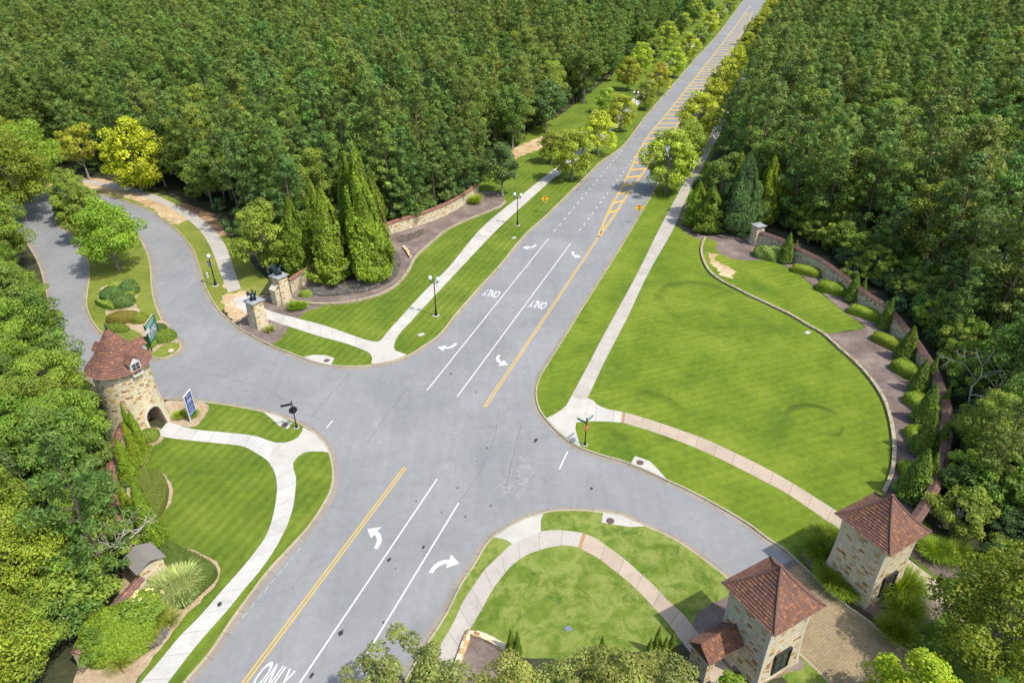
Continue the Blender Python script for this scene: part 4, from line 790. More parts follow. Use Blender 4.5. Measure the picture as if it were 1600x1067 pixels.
drain([(412, 646), (425, 656), (436, 667), (450, 672), (457, 662), (440, 653.5), (420, 648)], (445, 664.5), 'storm drain with round iron cover beside the dark stop sign post')
drain([(992, 714), (1015, 722), (1026, 733), (1041, 750), (1012, 736), (986, 725)], (1000, 723), 'storm drain with round iron cover on the kerb right of the red stop sign')
drain([(942, 803), (970, 807), (1007, 824), (985, 825), (963, 822), (940, 818)], (953.5, 814), 'storm drain with round iron cover on the kerb of the near right lawn')
p = G(888, 982, zl); mb = MB(); mb.lathe([(.16, 0), (.2, .02), (.0001, .03)], 10); o = mb.build('valve_cover', plain('pale_blue_cover', (.14, .16, .24), .6)); o.location = tuple(p); o.scale = (1.4, 1.0, 1); tag(o, 'small pale blue utility cover in the near lawn', 'utility cover')
for px, lb in (((658, 523), 'flat grey utility box in the verge grass near the left corner'), ((803, 372), 'flat grey utility lid in the left verge beside the main road'), ((1262, 520), 'small grey utility lid at the lawn edge by the low stone edging')):
    mb = MB(); mb.box((-.4, -.25, 0), (.4, .25, .05)); o = mb.build('utility_lid', SLABC); o.location = tuple(G(*px, zK)); o.rotation_euler.z = .7; tag(o, lb, 'utility cover')
mb = MB(); mb.lathe([(.24, 0), (.3, .03), (.0001, .12)], 10); o = mb.build('path_stone', STAINM); o.location = tuple(G(343, 944, zs)); o.scale = (.5, .7, 1); tag(o, 'small dark object lying on the left footpath', 'debris')
o = None
mb = MB(); rock(mb, (0, 0, .15), .3, 1.3); o = mb.build('landscape_rock', CREAM); o.location = tuple(G(268, 550, zK)); tag(o, 'pale rock on the grass tip of the median', 'rock')

# ------------------------------------------------------------------ foliage
GAIN = 1.95
def leafmat(name, trans=.32, rough=.6, hue=.016, val=.22):
    m = N(name); at = m.n('ShaderNodeAttribute', attribute_name='col'); oi = m.n('ShaderNodeObjectInfo'); hs = m.n('ShaderNodeHueSaturation')
    r1 = m.math('ADD', m.math('MULTIPLY', oi.outputs['Random'], hue * 2), .484 - hue); m.l(r1, hs.inputs['Hue'])
    wn = m.n('ShaderNodeTexWhiteNoise', noise_dimensions='1D'); m.l(m.math('MULTIPLY', oi.outputs['Random'], 731.3), wn.inputs['W'])
    m.l(m.math('ADD', m.math('MULTIPLY', wn.outputs['Value'], val * 2 * GAIN), (1 - val) * GAIN), hs.inputs['Value']); m.l(at.outputs['Color'], hs.inputs['Color'])
    m.b.inputs['Roughness'].default_value = rough; m.b.inputs['Specular IOR Level'].default_value = .3; m.l(hs.outputs[0], m.b.inputs['Base Color'])
    tr = m.n('ShaderNodeBsdfTranslucent'); g = m.n('ShaderNodeHueSaturation'); g.inputs['Saturation'].default_value = 1.1; g.inputs['Value'].default_value = 1.25; m.l(hs.outputs[0], g.inputs['Color']); m.l(g.outputs[0], tr.inputs['Color'])
    mx = m.n('ShaderNodeMixShader'); mx.inputs[0].default_value = trans; m.l(m.b.outputs[0], mx.inputs[1]); m.l(tr.outputs[0], mx.inputs[2])
    m.l(mx.outputs[0], m.t.nodes['Material Output'].inputs['Surface']); return m.mat
LEAF = leafmat('leaf_foliage'); NEED = leafmat('needle_foliage', .30, .55, .018, .22); CLIP = leafmat('clipped_foliage', .2, .7, .012, .12)
def bark(name, c):
    m = N(name); a = m.noise(6, 5, .7); m.color(m.ramp(a, [(.3, [x * .6 for x in c]), (.7, [x * 1.25 for x in c])])).bump(a, .6, .03); return m.mat
BARK = bark('pine_bark', (.13, .10, .08)); GREYBARK = bark('grey_bark', (.24, .21, .18)); DEADBARK = bark('bleached_wood', (.40, .36, .31))
def unit(v): return v / (np.linalg.norm(v, axis=-1, keepdims=True) + 1e-9)
def leafmesh(name, C, Nn, L, Wd, col, mat, axis=None, extra=None):
    """diamond leaves: centre C, face normal Nn, length L, width Wd, colour col"""
    n = len(C); rg = np.random.default_rng(len(name) + n)
    T = rg.normal(size=(n, 3)) if axis is None else axis + rg.normal(size=(n, 3)) * .12
    T = unit(T - Nn * (T * Nn).sum(1, keepdims=True)); B = np.cross(Nn, T); L = np.broadcast_to(L, n)[:, None]; Wd = np.broadcast_to(Wd, n)[:, None]
    V = np.stack([C - T * L / 2, C + B * Wd / 2 - T * L * .05, C + T * L / 2, C - B * Wd / 2 - T * L * .05], 1).reshape(-1, 3)
    Fa = np.arange(4 * n).reshape(n, 4); Cc = np.repeat(np.concatenate([col, np.ones((n, 1))], 1), 4, 0)
    fl = Fa.tolist(); me = bpy.data.meshes.new(name)
    if extra is not None:
        eV, eF, eC = extra; b = len(V); V = np.concatenate([V, eV]); fl += [[i + b for i in f] for f in eF]; Cc = np.concatenate([Cc, np.concatenate([eC, np.ones((len(eC), 1))], 1)])
    me.from_pydata(V.tolist(), [], fl); me.materials.append(mat)
    ca = me.color_attributes.new('col', 'FLOAT_COLOR', 'POINT'); ca.data.foreach_set('color', Cc.astype(np.float32).ravel()); return me
def vary(rg, base, n, amp=.22, yellow=.12):
    b = np.array(base)[None] * (1 + rg.normal(size=(n, 1)) * amp); b[:, 0] *= 1 + rg.normal(size=n) * yellow; return np.clip(b, .004, .9)
def trunkmesh(name, mat, H_, r0, lean=0, limbs=(), seed=0):
    rg = np.random.default_rng(seed); mb = MB(); z = np.linspace(0, H_, 7); wob = rg.normal(size=(7, 2)) * H_ * .008; wob[0] = 0
    mb.tube([(wob[i, 0] + lean * z[i], wob[i, 1], z[i]) for i in range(7)], [r0 * (1.25 if i == 0 else 1) * (1 - .8 * z[i] / H_) for i in range(7)], 7)
    for a, b_, r_ in limbs: mb.tube([a, (np.array(a) + np.array(b_)) / 2 + np.array([0, 0, .15]), b_], [r_, r_ * .7, r_ * .3], 5)
    o = mb.build(name, mat); me = o.data; bpy.data.objects.remove(o); return me
def pine(seed, H_=17, R_=2.7, base=(.05, .10, .018), z0=.32, dense=1.0):
    rg = np.random.default_rng(seed); cl = []; limbs = []; nz_ = int(11 * dense); lean = rg.normal() * .015
    for i in range(nz_):
        t = min(max((i + rg.uniform(-.3, .3)) / (nz_ - 1), 0), 1); z = H_ * (z0 + (1 - z0) * t) - .5
        prof = (1 - t ** 1.7) ** .8 * (.74 + .26 * min(1, t / .25)) * .92 + .06
        for k in range(rg.integers(4, 7)):
            ph = rg.uniform(0, 6.283); ln = R_ * prof * rg.uniform(.6, 1.2); dr_ = np.array([math.cos(ph), math.sin(ph), .22 + .5 * t + rg.normal() * .1]); tone = 1 + rg.normal() * .15; b0 = np.array([lean * z, 0, z])
            if k < 2: limbs.append((tuple(b0), tuple(b0 + dr_ * ln * .85), .05))
            for f in ((1.0,) if ln < .9 else (.55, 1.0) if ln < 2.4 else (.42, .74, 1.04)): cl.append((*(b0 + dr_ * ln * f + rg.normal(size=3) * .14), rg.uniform(.5, .78) * (.8 + .2 * R_ / 3), tone * rg.uniform(.9, 1.1)))
    cl.append((lean * H_, 0, H_ - .3, .5, 1.1)); cl = np.array(cl); nb = 40; n = len(cl) * nb; k = np.repeat(np.arange(len(cl)), nb); v = unit(rg.normal(size=(n, 3)) + np.array([0, 0, .4]))
    cc = cl[k, :3] + v * cl[k, 3:4] * rg.uniform(.45, 1.05, (n, 1)) * np.array([1, 1, .75]); nn = unit(v + np.array([0, 0, .35]) + rg.normal(size=(n, 3)) * .38); ax = unit(v * .5 + np.array([0, 0, .5]) + rg.normal(size=(n, 3)) * .7)
    col = np.clip(vary(rg, base, n, .12, .07) * cl[k, 4:5], .004, .8); ln = rg.uniform(.34, .6, n)
    return leafmesh('pine_crown', cc, nn, ln, .15, col, NEED, ax), trunkmesh('pine_trunk', BARK, H_ * .97, .19, lean, limbs, seed)
def broad(seed, H_=11, R_=3.4, base=(.05, .10, .015), ncl=70, nl=7500, leaf=.30, z0=.22, top=.9, gap=.0, tk=GREYBARK, r0=.17, amp=.2, shape=1.0):
    rg = np.random.default_rng(seed); cz = H_ * (z0 + 1) / 2; hz = H_ * (1 - z0) / 2; cl = []; limbs = []
    for i in range(ncl):
        v = unit(rg.normal(size=3)); rad = rg.uniform(.55, .98); q = v * rad
        wz = (1 - .35 * max(0, v[2]) * (2 - shape)) ; x, y, z = q[0] * R_ * wz * rg.uniform(.85, 1.15), q[1] * R_ * wz * rg.uniform(.85, 1.15), cz + q[2] * hz * top
        cl.append((x, y, z, rg.uniform(.18, .32) * R_, 1 + rg.normal() * .15))
        if i % 5 == 0: limbs.append(((0, 0, max(H_ * .15, min(z - R_ * .7, H_ * .55))), (x * .85, y * .85, z), .05 + .01 * R_))
    cl = np.array(cl); k = rg.integers(0, ncl, nl); v = unit(rg.normal(size=(nl, 3)) + np.array([0, 0, .45])); rr_ = rg.uniform(.55, 1.05, (nl, 1)) ** .6
    cc = cl[k, :3] + v * cl[k, 3:4] * rr_ * np.array([1, 1, .72]); nn = unit(v + rg.normal(size=(nl, 3)) * .45 + np.array([0, 0, .4])); col = vary(rg, base, nl, .13, .1) * cl[k, 4:5]
    me = leafmesh('tree_crown', cc, nn, leaf * rg.uniform(.7, 1.25, nl), leaf * .68, np.clip(col, .004, .9), LEAF)
    return me, trunkmesh('tree_trunk', tk, H_ * .72, r0, 0, limbs, seed)
def cone(seed, H_=4.6, R_=1.0, base=(.13, .22, .012), nl=4200, leaf=.2, bulge=.75, mat=None, lump=.14, tiers=0):
    rg = np.random.default_rng(seed); t = rg.uniform(0, 1, nl) ** 1.35; ph = rg.uniform(0, 6.283, nl); ncl = 90; ca, cb = rg.uniform(0, 6.283, ncl), rg.uniform(0, 1, ncl) ** 1.3; cr = 1 + rg.normal(size=ncl) * lump
    dd = (np.minimum(abs(ph[:, None] - ca), 6.283 - abs(ph[:, None] - ca)) * .35) ** 2 + (t[:, None] - cb) ** 2 * 2.2; ki = dd.argmin(1); edge_ = np.sqrt(dd.min(1))
    prof = (1 - t) ** bulge * np.minimum(1, .55 + t * 5.5) + .015; r_ = R_ * prof * cr[ki] * (1 - .55 * edge_ * 2.2) * rg.uniform(.86, 1.03, nl)
    C = np.stack([r_ * np.cos(ph), r_ * np.sin(ph), H_ * (.02 + .98 * t) - edge_ * .5], 1); out = np.stack([np.cos(ph), np.sin(ph), np.full(nl, .25)], 1); nn = unit(out + rg.normal(size=(nl, 3)) * .55)
    ax = unit(out * .5 + np.array([0, 0, 1.0]) + rg.normal(size=(nl, 3)) * .3); col = vary(rg, base, nl, .14, .08) * np.clip(cr[ki], .75, 1.25)[:, None]
    # inner core keeps light from leaking through
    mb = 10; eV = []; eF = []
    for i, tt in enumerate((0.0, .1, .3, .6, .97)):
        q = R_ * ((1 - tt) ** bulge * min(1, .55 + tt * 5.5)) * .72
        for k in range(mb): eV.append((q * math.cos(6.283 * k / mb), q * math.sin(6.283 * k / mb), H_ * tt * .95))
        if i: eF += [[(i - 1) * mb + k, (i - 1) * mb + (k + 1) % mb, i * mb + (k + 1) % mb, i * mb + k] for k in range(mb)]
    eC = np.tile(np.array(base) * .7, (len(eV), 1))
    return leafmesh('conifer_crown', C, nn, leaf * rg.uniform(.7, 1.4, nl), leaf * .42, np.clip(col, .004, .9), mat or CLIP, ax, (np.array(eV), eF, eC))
def mound(seed, rx, ry, h, base, nl=2600, leaf=.11, e=.75, lump=.06):
    """clipped shrub: rounded mass with a leafy skin"""
    rg = np.random.default_rng(seed); nu, nv = 40, 14; f = rg.uniform(1.5, 4, (5, 3)); p0 = rg.uniform(0, 6.28, 5)
    def surf(u, v, s=1.0):
        cu, su, cv, sv = np.cos(u), np.sin(u), np.cos(v), np.sin(v); pw = lambda a: np.sign(a) * np.abs(a) ** e
        P = np.stack([rx * pw(cu) * np.abs(cv) ** (e * .8), ry * pw(su) * np.abs(cv) ** (e * .8), h * np.abs(sv) ** (e * .9)], -1); n_ = sum(np.sin(P @ f[i] + p0[i]) for i in range(5)) / 5
        return P * (s + lump * n_[..., None] * np.array([1, 1, .8]))
    U_, V_ = np.meshgrid(np.linspace(0, 2 * math.pi, nu, endpoint=False), np.linspace(0, math.pi / 2, nv)); eV = surf(U_, V_, .97).reshape(-1, 3); eF = [[j * nu + i, j * nu + (i + 1) % nu, (j + 1) * nu + (i + 1) % nu, (j + 1) * nu + i] for j in range(nv - 1) for i in range(nu)]
    u, v = rg.uniform(0, 2 * math.pi, nl), np.arcsin(rg.uniform(0, 1, nl) ** .8); C = surf(u, v, 1.0); nn = unit(C / np.array([rx, ry, h]) ** 2 + rg.normal(size=(nl, 3)) * np.array([.5, .5, .5]) / max(.3, h)); nn = unit(nn + rg.normal(size=(nl, 3)) * .35)
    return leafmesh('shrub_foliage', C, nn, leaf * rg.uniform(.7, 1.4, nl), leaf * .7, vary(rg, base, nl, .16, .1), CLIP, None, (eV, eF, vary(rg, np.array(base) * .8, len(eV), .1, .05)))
def blades(seed, n, h, spread, base, wd=.035, droop=.55, r0=.12):
    """arching blades of a grass clump"""
    rg = np.random.default_rng(seed); ph = rg.uniform(0, 6.283, n); ln = h * rg.uniform(.65, 1.15, n); tl = rg.uniform(.1, 1, n) ** .7 * spread; V = []; Fa = []; Cc = []
    p0 = np.stack([np.cos(ph) * r0 * rg.uniform(0, 1, n), np.sin(ph) * r0 * rg.uniform(0, 1, n), np.zeros(n)], 1); dh = np.stack([np.cos(ph), np.sin(ph), np.zeros(n)], 1); sd_ = np.stack([-np.sin(ph), np.cos(ph), np.zeros(n)], 1) * wd / 2
    col = vary(rg, base, n, .22, .15)
    prev = None; ts = (0, .35, .7, 1.0)
    pts = [p0 + dh * (tl * t ** 1.4)[:, None] + np.array([0, 0, 1.]) * (ln * (t - droop * t ** 2.4 * (tl / spread)))[:, None] for t in ts]
    for i, t in enumerate(ts): w_ = 1 - t * .85; V += [pts[i] - sd_ * w_, pts[i] + sd_ * w_]
    V = np.stack(V, 1).reshape(-1, 3)
    for b in range(n):
        o_ = b * 8; Fa += [[o_ + 2 * i, o_ + 2 * i + 1, o_ + 2 * i + 3, o_ + 2 * i + 2] for i in range(3)]
    me = bpy.data.meshes.new('grass_blades'); me.from_pydata(V.tolist(), [], Fa); me.materials.append(LEAF); ca = me.color_attributes.new('col', 'FLOAT_COLOR', 'POINT')
    ca.data.foreach_set('color', np.repeat(np.concatenate([col, np.ones((n, 1))], 1), 8, 0).astype(np.float32).ravel()); return me

# prototypes
GP, GD, GB, GY, GS = (.060, .108, .018), (.042, .088, .016), (.105, .175, .014), (.27, .30, .012), (.135, .185, .022)
PINES = [pine(11, 16.5, 3.7, GP, .16, 1.05), pine(12, 18.5, 3.2, (.068, .112, .018), .28), pine(13, 14.5, 3.9, (.052, .102, .022), .08), pine(14, 18, 3.8, (.080, .118, .022), .34, .95), pine(15, 15.5, 3.5, (.056, .108, .020), .12)]
BROADS = [broad(21, 12.5, 3.9, (.06, .105, .016), 75, 9500), broad(22, 11, 3.8, (.055, .105, .015), 70, 8000), broad(23, 14, 3.6, (.085, .125, .016), 64, 9000), broad(24, 9, 3.0, (.045, .085, .022), 60, 6500)]
UNDER = [broad(27, 4.2, 2.2, (.045, .09, .016), 40, 3800, .24, .03), broad(28, 3.2, 2.0, (.04, .085, .026), 36, 3400, .2, .02), broad(29, 5.5, 2.4, (.075, .125, .016), 46, 4200, .26, .05)]
YOUNG = broad(26, 5.5, 1.9, (.105, .16, .018), 36, 4200, .22, .06)
STREET = [broad(31, 7.2, 2.8, (.165, .215, .022), 70, 9500, .24, .04), broad(32, 6.8, 2.8, (.185, .22, .020), 64, 9000, .24, .05), broad(33, 6.3, 2.6, (.135, .195, .024), 60, 8200, .22, .05)]
BRIGHT = [broad(41, 10.0, 3.9, (.10, .16, .014), 85, 16000, .24, .08), broad(42, 12.5, 4.3, (.100, .158, .014), 95, 19000, .25, .06), broad(43, 9.0, 3.1, (.10, .165, .02), 85, 19000, .23, .02), broad(44, 12, 4.0, (.078, .14, .016), 100, 19000, .23, .04)]
YELLOW = [broad(51, 10.0, 3.9, (.165, .225, .010), 85, 11000, .32, .03), broad(52, 10.0, 3.2, (.18, .215, .018), 36, 3800, .32, .2)]
def plant(name, me, tr, loc, label, cat, group=None, s=1.0, rz=0.0, sz=None, cname='crown', tname='trunk'):
    root = empty(name, (loc[0], loc[1], loc[2] if len(loc) > 2 else zK), label, cat, group, rz); root.scale = (s, s, sz or s)
    linkmesh(cname, me, root)
    if tr: linkmesh(tname, tr, root)
    return root
def single(name, me, loc, label, cat, group=None, s=(1, 1, 1), rz=0.0):
    o = linkmesh(name, me); o.location = tuple(loc); o.scale = s if hasattr(s, '__len__') else (s, s, s); o.rotation_euler.z = rz; return tag(o, label, cat, group)

# ------------------------------------------------------------------ woods
def inside(P, poly):
    x, y = P[:, 0], P[:, 1]; r_ = np.zeros(len(P), bool); n = len(poly)
    for i in range(n):
        (x1, y1), (x2, y2) = poly[i][:2], poly[i - 1][:2]
        c_ = ((y1 > y) != (y2 > y)) & (x < (x2 - x1) * (y - y1) / (y2 - y1 + 1e-12) + x1); r_ ^= c_
    return r_
def frame_ok(P, hh=17, m=90):
    a = np.c_[P[:, :2], np.zeros(len(P))]; b_ = np.c_[P[:, :2], np.full(len(P), hh)]; x0, y0 = PX(a); x1, y1 = PX(b_)
    ok = lambda x, y: (x > -m) & (x < 1600 + m * 1.6) & (y > -m) & (y < 1067 + m); return (P[:, 1] > 3) & (ok(x0, y0) | ok(x1, y1) | ok((x0 + x1) / 2, (y0 + y1) / 2))
def scatter(poly, step, seed, jit=.42, excl=()):
    poly = [np.asarray(p)[:2] for p in poly]; A = np.array(poly); lo, hi = A.min(0), A.max(0); lo = np.maximum(lo, [-330, 5]); hi = np.minimum(hi, [330, 540]); rg = np.random.default_rng(seed)
    gx, gy = np.meshgrid(np.arange(lo[0], hi[0], step), np.arange(lo[1], hi[1], step * .87)); gx = gx + (np.arange(gx.shape[0]) % 2)[:, None] * step / 2
    P = np.stack([gx.ravel(), gy.ravel()], 1) + rg.uniform(-jit, jit, (gx.size, 2)) * step; k = inside(P, poly) & frame_ok(P) & ((P[:, 1] < 345) | (np.abs(P[:, 0] - P[:, 1] * .36 + 10) < 60))
    for c_, q in excl: k &= np.linalg.norm(P - np.asarray(c_)[:2], axis=1) > q
    return P[k]
WL = [G(*p) for p in [(46, 264), (100, 262), (165, 270), (240, 290), (300, 312), (352, 345), (392, 385), (430, 398), (480, 402), (560, 378), (602, 360), (660, 345), (735, 303), (765, 268), (800, 232), (850, 206), (885, 172), (925, 142), (958, 116), (998, 80), (1045, 42), (1096, 6), (1150, -25)]] + [A3(300, 900), A3(-600, 900), A3(-600, 140)]
WR = [G(*p) for p in [(1142, 300), (1126, 262), (1137, 220), (1156, 182), (1182, 122), (1206, 70), (1234, 5)]] + [A3(300, 700), A3(700, 700), A3(700, 20)] + [G(*p) for p in [(1750, 1020), (1610, 890), (1540, 850), (1500, 812), (1507, 745), (1512, 650), (1500, 590), (1470, 540), (1432, 492), (1395, 455), (1340, 416), (1270, 378), (1215, 350), (1190, 330)]]
WS = [G(*p) for p in [(-120, 380), (0, 385), (25, 400), (45, 440), (52, 480), (68, 530), (95, 575), (130, 625), (158, 665), (150, 705), (146, 760), (150, 820), (165, 865), (150, 930), (90, 1000), (60, 1120), (-200, 1200), (-400, 700)]]
WF = [G(*p) for p in [(-300, 250), (-40, 262), (20, 268), (30, 285), (-100, 310), (-300, 320)]]
rng = np.random.default_rng(77)
pts = [(p, 'L') for p in scatter(WL, 4.6, 1)] + [(p, 'R') for p in scatter(WR, 4.7, 2)]
pts.sort(key=lambda q: np.hypot(*q[0]))
npine = nbroad = 0; far_p, far_b = [], []
def edge_dist(p, poly):
    return min(np.linalg.norm(p - np.asarray(q)[:2]) for q in poly)
EL, ER = resample(WL[:22], 150), resample(list(WR[:7]), 60); ER2 = resample(WR[10:], 120)
LAB = {('p', 'L'): 'tall green pine in the dense wood left of the main road', ('p', 'R'): 'tall green pine in the dense wood behind the curved wall right of the main road', ('b', 'L'): 'leafy dark green tree among the pines left of the main road', ('b', 'R'): 'leafy dark green tree among the pines right of the main road'}
GRP = {('p', 'L'): 'pines in the left wood', ('p', 'R'): 'pines in the right wood', ('b', 'L'): 'leafy trees in the left wood', ('b', 'R'): 'leafy trees in the right wood'}
for p, side in pts:
    patch = math.sin(p[0] * .045 + 1.3) * math.sin(p[1] * .038 + .4) + rng.normal() * .35
    isb = patch > (.60 if side == 'L' else .56)
    if side == 'R' and p[1] < 62: isb = isb or rng.random() < .55
    s = rng.uniform(.70, 1.26); rz = rng.uniform(0, 6.28)
    ed = np.linalg.norm(np.concatenate([EL, ER, ER2])[:, :2] - p, axis=1).min()
    if ed < 4: s *= .88
    if side == 'R' and p[1] < 75: s *= .82
    if isb:
        if nbroad < 230: i = rng.integers(4); plant('leafy_tree', *BROADS[i], (p[0], p[1]), LAB['b', side], 'leafy tree', GRP['b', side], s, rz); nbroad += 1
        else: far_b.append((p, s, rz))
    elif npine < 296: i = rng.integers(5); plant('pine_tree', *PINES[i], (p[0], p[1]), LAB['p', side], 'pine tree', GRP['p', side], s, rz, s * rng.uniform(.92, 1.1)); npine += 1
    else: far_p.append((p, s, rz))
print('woods', npine, nbroad, len(far_p), len(far_b))
def far_wood(name, pts_, protos, label):
    """the rest of the wood: one object, crowns set on its points"""
    me = bpy.data.meshes.new(name); me.from_pydata([(p[0], p[1], zK) for p, s, r_ in pts_], [], []); at = me.attributes.new('size', 'FLOAT', 'POINT'); at.data.foreach_set('value', np.array([s for p, s, r_ in pts_], dtype=np.float32)); ar = me.attributes.new('turn', 'FLOAT', 'POINT'); ar.data.foreach_set('value', np.array([r_ for p, s, r_ in pts_], dtype=np.float32))
    o = linkmesh(name, me); tag(o, label, 'wood', None, 'stuff')
    ng = bpy.data.node_groups.new(name, 'GeometryNodeTree'); ng.interface.new_socket('Geometry', in_out='INPUT', socket_type='NodeSocketGeometry'); ng.interface.new_socket('Geometry', in_out='OUTPUT', socket_type='NodeSocketGeometry')
    nd = ng.nodes; gi, go = nd.new('NodeGroupInput'), nd.new('NodeGroupOutput'); ip = nd.new('GeometryNodeInstanceOnPoints'); jn = nd.new('GeometryNodeJoinGeometry')
    for ob in protos:
        oi = nd.new('GeometryNodeObjectInfo'); oi.inputs['Object'].default_value = ob; oi.inputs['As Instance'].default_value = True; ng.links.new(oi.outputs['Geometry'], jn.inputs[0])
    ng.links.new(gi.outputs[0], ip.inputs['Points']); ng.links.new(jn.outputs[0], ip.inputs['Instance']); ip.inputs['Pick Instance'].default_value = True
    ri = nd.new('FunctionNodeRandomValue'); ri.data_type = 'INT'; ri.inputs[4].default_value = 0; ri.inputs[5].default_value = len(protos) - 1; ng.links.new(ri.outputs[2], ip.inputs['Instance Index'])
    a1 = nd.new('GeometryNodeInputNamedAttribute'); a1.data_type = 'FLOAT'; a1.inputs[0].default_value = 'size'; a2 = nd.new('GeometryNodeInputNamedAttribute'); a2.data_type = 'FLOAT'; a2.inputs[0].default_value = 'turn'
    cx = nd.new('ShaderNodeCombineXYZ'); ng.links.new(a2.outputs[0], cx.inputs[2]); er = nd.new('FunctionNodeEulerToRotation'); ng.links.new(cx.outputs[0], er.inputs[0]); ng.links.new(er.outputs[0], ip.inputs['Rotation']); ng.links.new(a1.outputs[0], ip.inputs['Scale'])
    ng.links.new(ip.outputs[0], go.inputs[0]); md = o.modifiers.new('trees', 'NODES'); md.node_group = ng; return o
def crown_obs(protos): return [next(o for o in bpy.data.objects if o.type == 'MESH' and o.data == me) for me, _ in protos]
if far_p: far_wood('pine_wood', far_p, crown_obs(PINES), 'far pine wood filling both sides of the road towards the top of the picture')
if far_b: far_wood('leafy_wood', far_b, crown_obs(BROADS), 'far leafy trees mixed through the pine wood towards the top of the picture')
for k, (px, z, me, s_, rz, lb) in enumerate([((648, 32), 11, BRIGHT[1], 1.25, 1, 'large yellow-green leafy tree high in the left wood below the top edge'), ((452, 140), 11, BROADS[2], 1.15, 2, 'yellowish leafy tree in the middle of the left wood'), ((40, 235), 9, BRIGHT[1], 1.2, 3, 'yellow-green leafy tree by the left picture edge above the road bend'), ((1282, 45), 13, PINES[3], 1.3, 4, 'tall yellowish pine standing above its neighbours right of the far road'), ((1335, 80), 12, BROADS[2], 1.0, 5, 'slim yellow-green leafy tree in the right wood beside the tall yellowish pine'), ((1235, 160), 12, PINES[3], 1.25, 6, 'big olive pine close to the right footpath'), ((1215, 120), 12, PINES[3], 1.2, 7, 'big olive pine behind the street trees right of the far road'), ((860, 60), 12, BROADS[3], 1.6, 8, 'large dark leafy tree left of the far road'), ((915, 90), 12, BROADS[0], 1.3, 9, 'broad dark leafy tree above the left grass verge'), ((800, 170), 9, BROADS[0], 1.15, 10, 'rounded dark leafy tree at the left wood corner by the bare soil'), ((855, 140), 10, BROADS[3], 1.4, 11, 'deep green leafy tree at the edge of the left grass verge'), ((1490, 300), 11, PINES[3], 1.1, 12, 'pale olive pine in the right wood above the curved wall'), ((1560, 420), 9, PINES[3], 1.0, 13, 'pale olive pine near the right picture edge'), ((345, 235), 9, BROADS[1], 1.2, 14, 'full green leafy tree at the left wood edge above the curving footpath'), ((400, 265), 8, BROADS[2], 1.05, 15, 'light green leafy tree at the left wood edge behind the maple')]):
    g = G(*px, z); plant('pine_tree' if me in PINES else 'leafy_tree', *me, (g[0], g[1]), lb, 'pine tree' if me in PINES else 'leafy tree', None, s_, rz)
for k, (px, i, s_) in enumerate([((628, 352), 2, .78), ((652, 342), 0, .82), ((682, 331), 2, .85), ((705, 320), 4, .85), ((728, 305), 2, .8), ((748, 288), 4, .85), ((640, 326), 4, 1.0), ((690, 308), 0, 1.0)]): plant('pine_tree', *PINES[i], tuple(G(*px)[:2]), 'bushy low-branched pine leaning over the tiled wall left of the main road', 'pine tree', 'pines hugging the left tiled wall', s_, k * 1.7)
# undergrowth along the wood edges
WALLS = np.concatenate([np.array(NEW)[:, :2]] + [G(x, y)[None, :2] + np.array([[0, 0]]) for x, y in ((1120, 350), (1150, 372), (1160, 360), (1090, 340), (1420, 880), (1460, 905), (1360, 850))])
k = 0
for poly, n_, side, lab in ((ER2, 190, 'R', 'low leafy bush in the undergrowth behind the long curved wall'), (EL, 140, 'L', 'low leafy bush at the foot of the left pine wood')):
    for i in range(n_):
        q = poly[rng.integers(len(poly))][:2] + rng.normal(size=2) * 1.0; inn = poly[len(poly) // 2]; 
        ctr = np.array([75, 70.]) if side == 'R' else np.array([-40, 180.]); d = ctr - q; q = q + d / np.linalg.norm(d) * rng.uniform(-1.5, 6)
        if np.linalg.norm(WALLS - q, axis=1).min() < 2.2 or not (side == 'R' or inside(q[None], [w_[:2] for w_ in WL])[0]) or not frame_ok(q[None], 4)[0]: continue
        me, tr_ = UNDER[rng.integers(3)]; plant('undergrowth_bush', me, tr_, (q[0], q[1]), lab, 'bush', 'bushes behind the curved wall' if side == 'R' else 'bushes under the left wood', rng.uniform(.6, 1.05), rng.uniform(0, 6.28), cname='foliage', tname='stem')

for k, px in enumerate([(1262, 374), (1290, 392), (1335, 416), (1364, 442), (1402, 470), (1442, 522), (1482, 566), (1503, 625), (1508, 700), (1495, 770)]): plant('young_tree', *YOUNG, tuple(G(*px)[:2]), 'bright young tree in the undergrowth just behind the long curved wall', 'young tree', 'young trees behind the curved wall', .8 + .12 * (k % 4), k * 1.9)
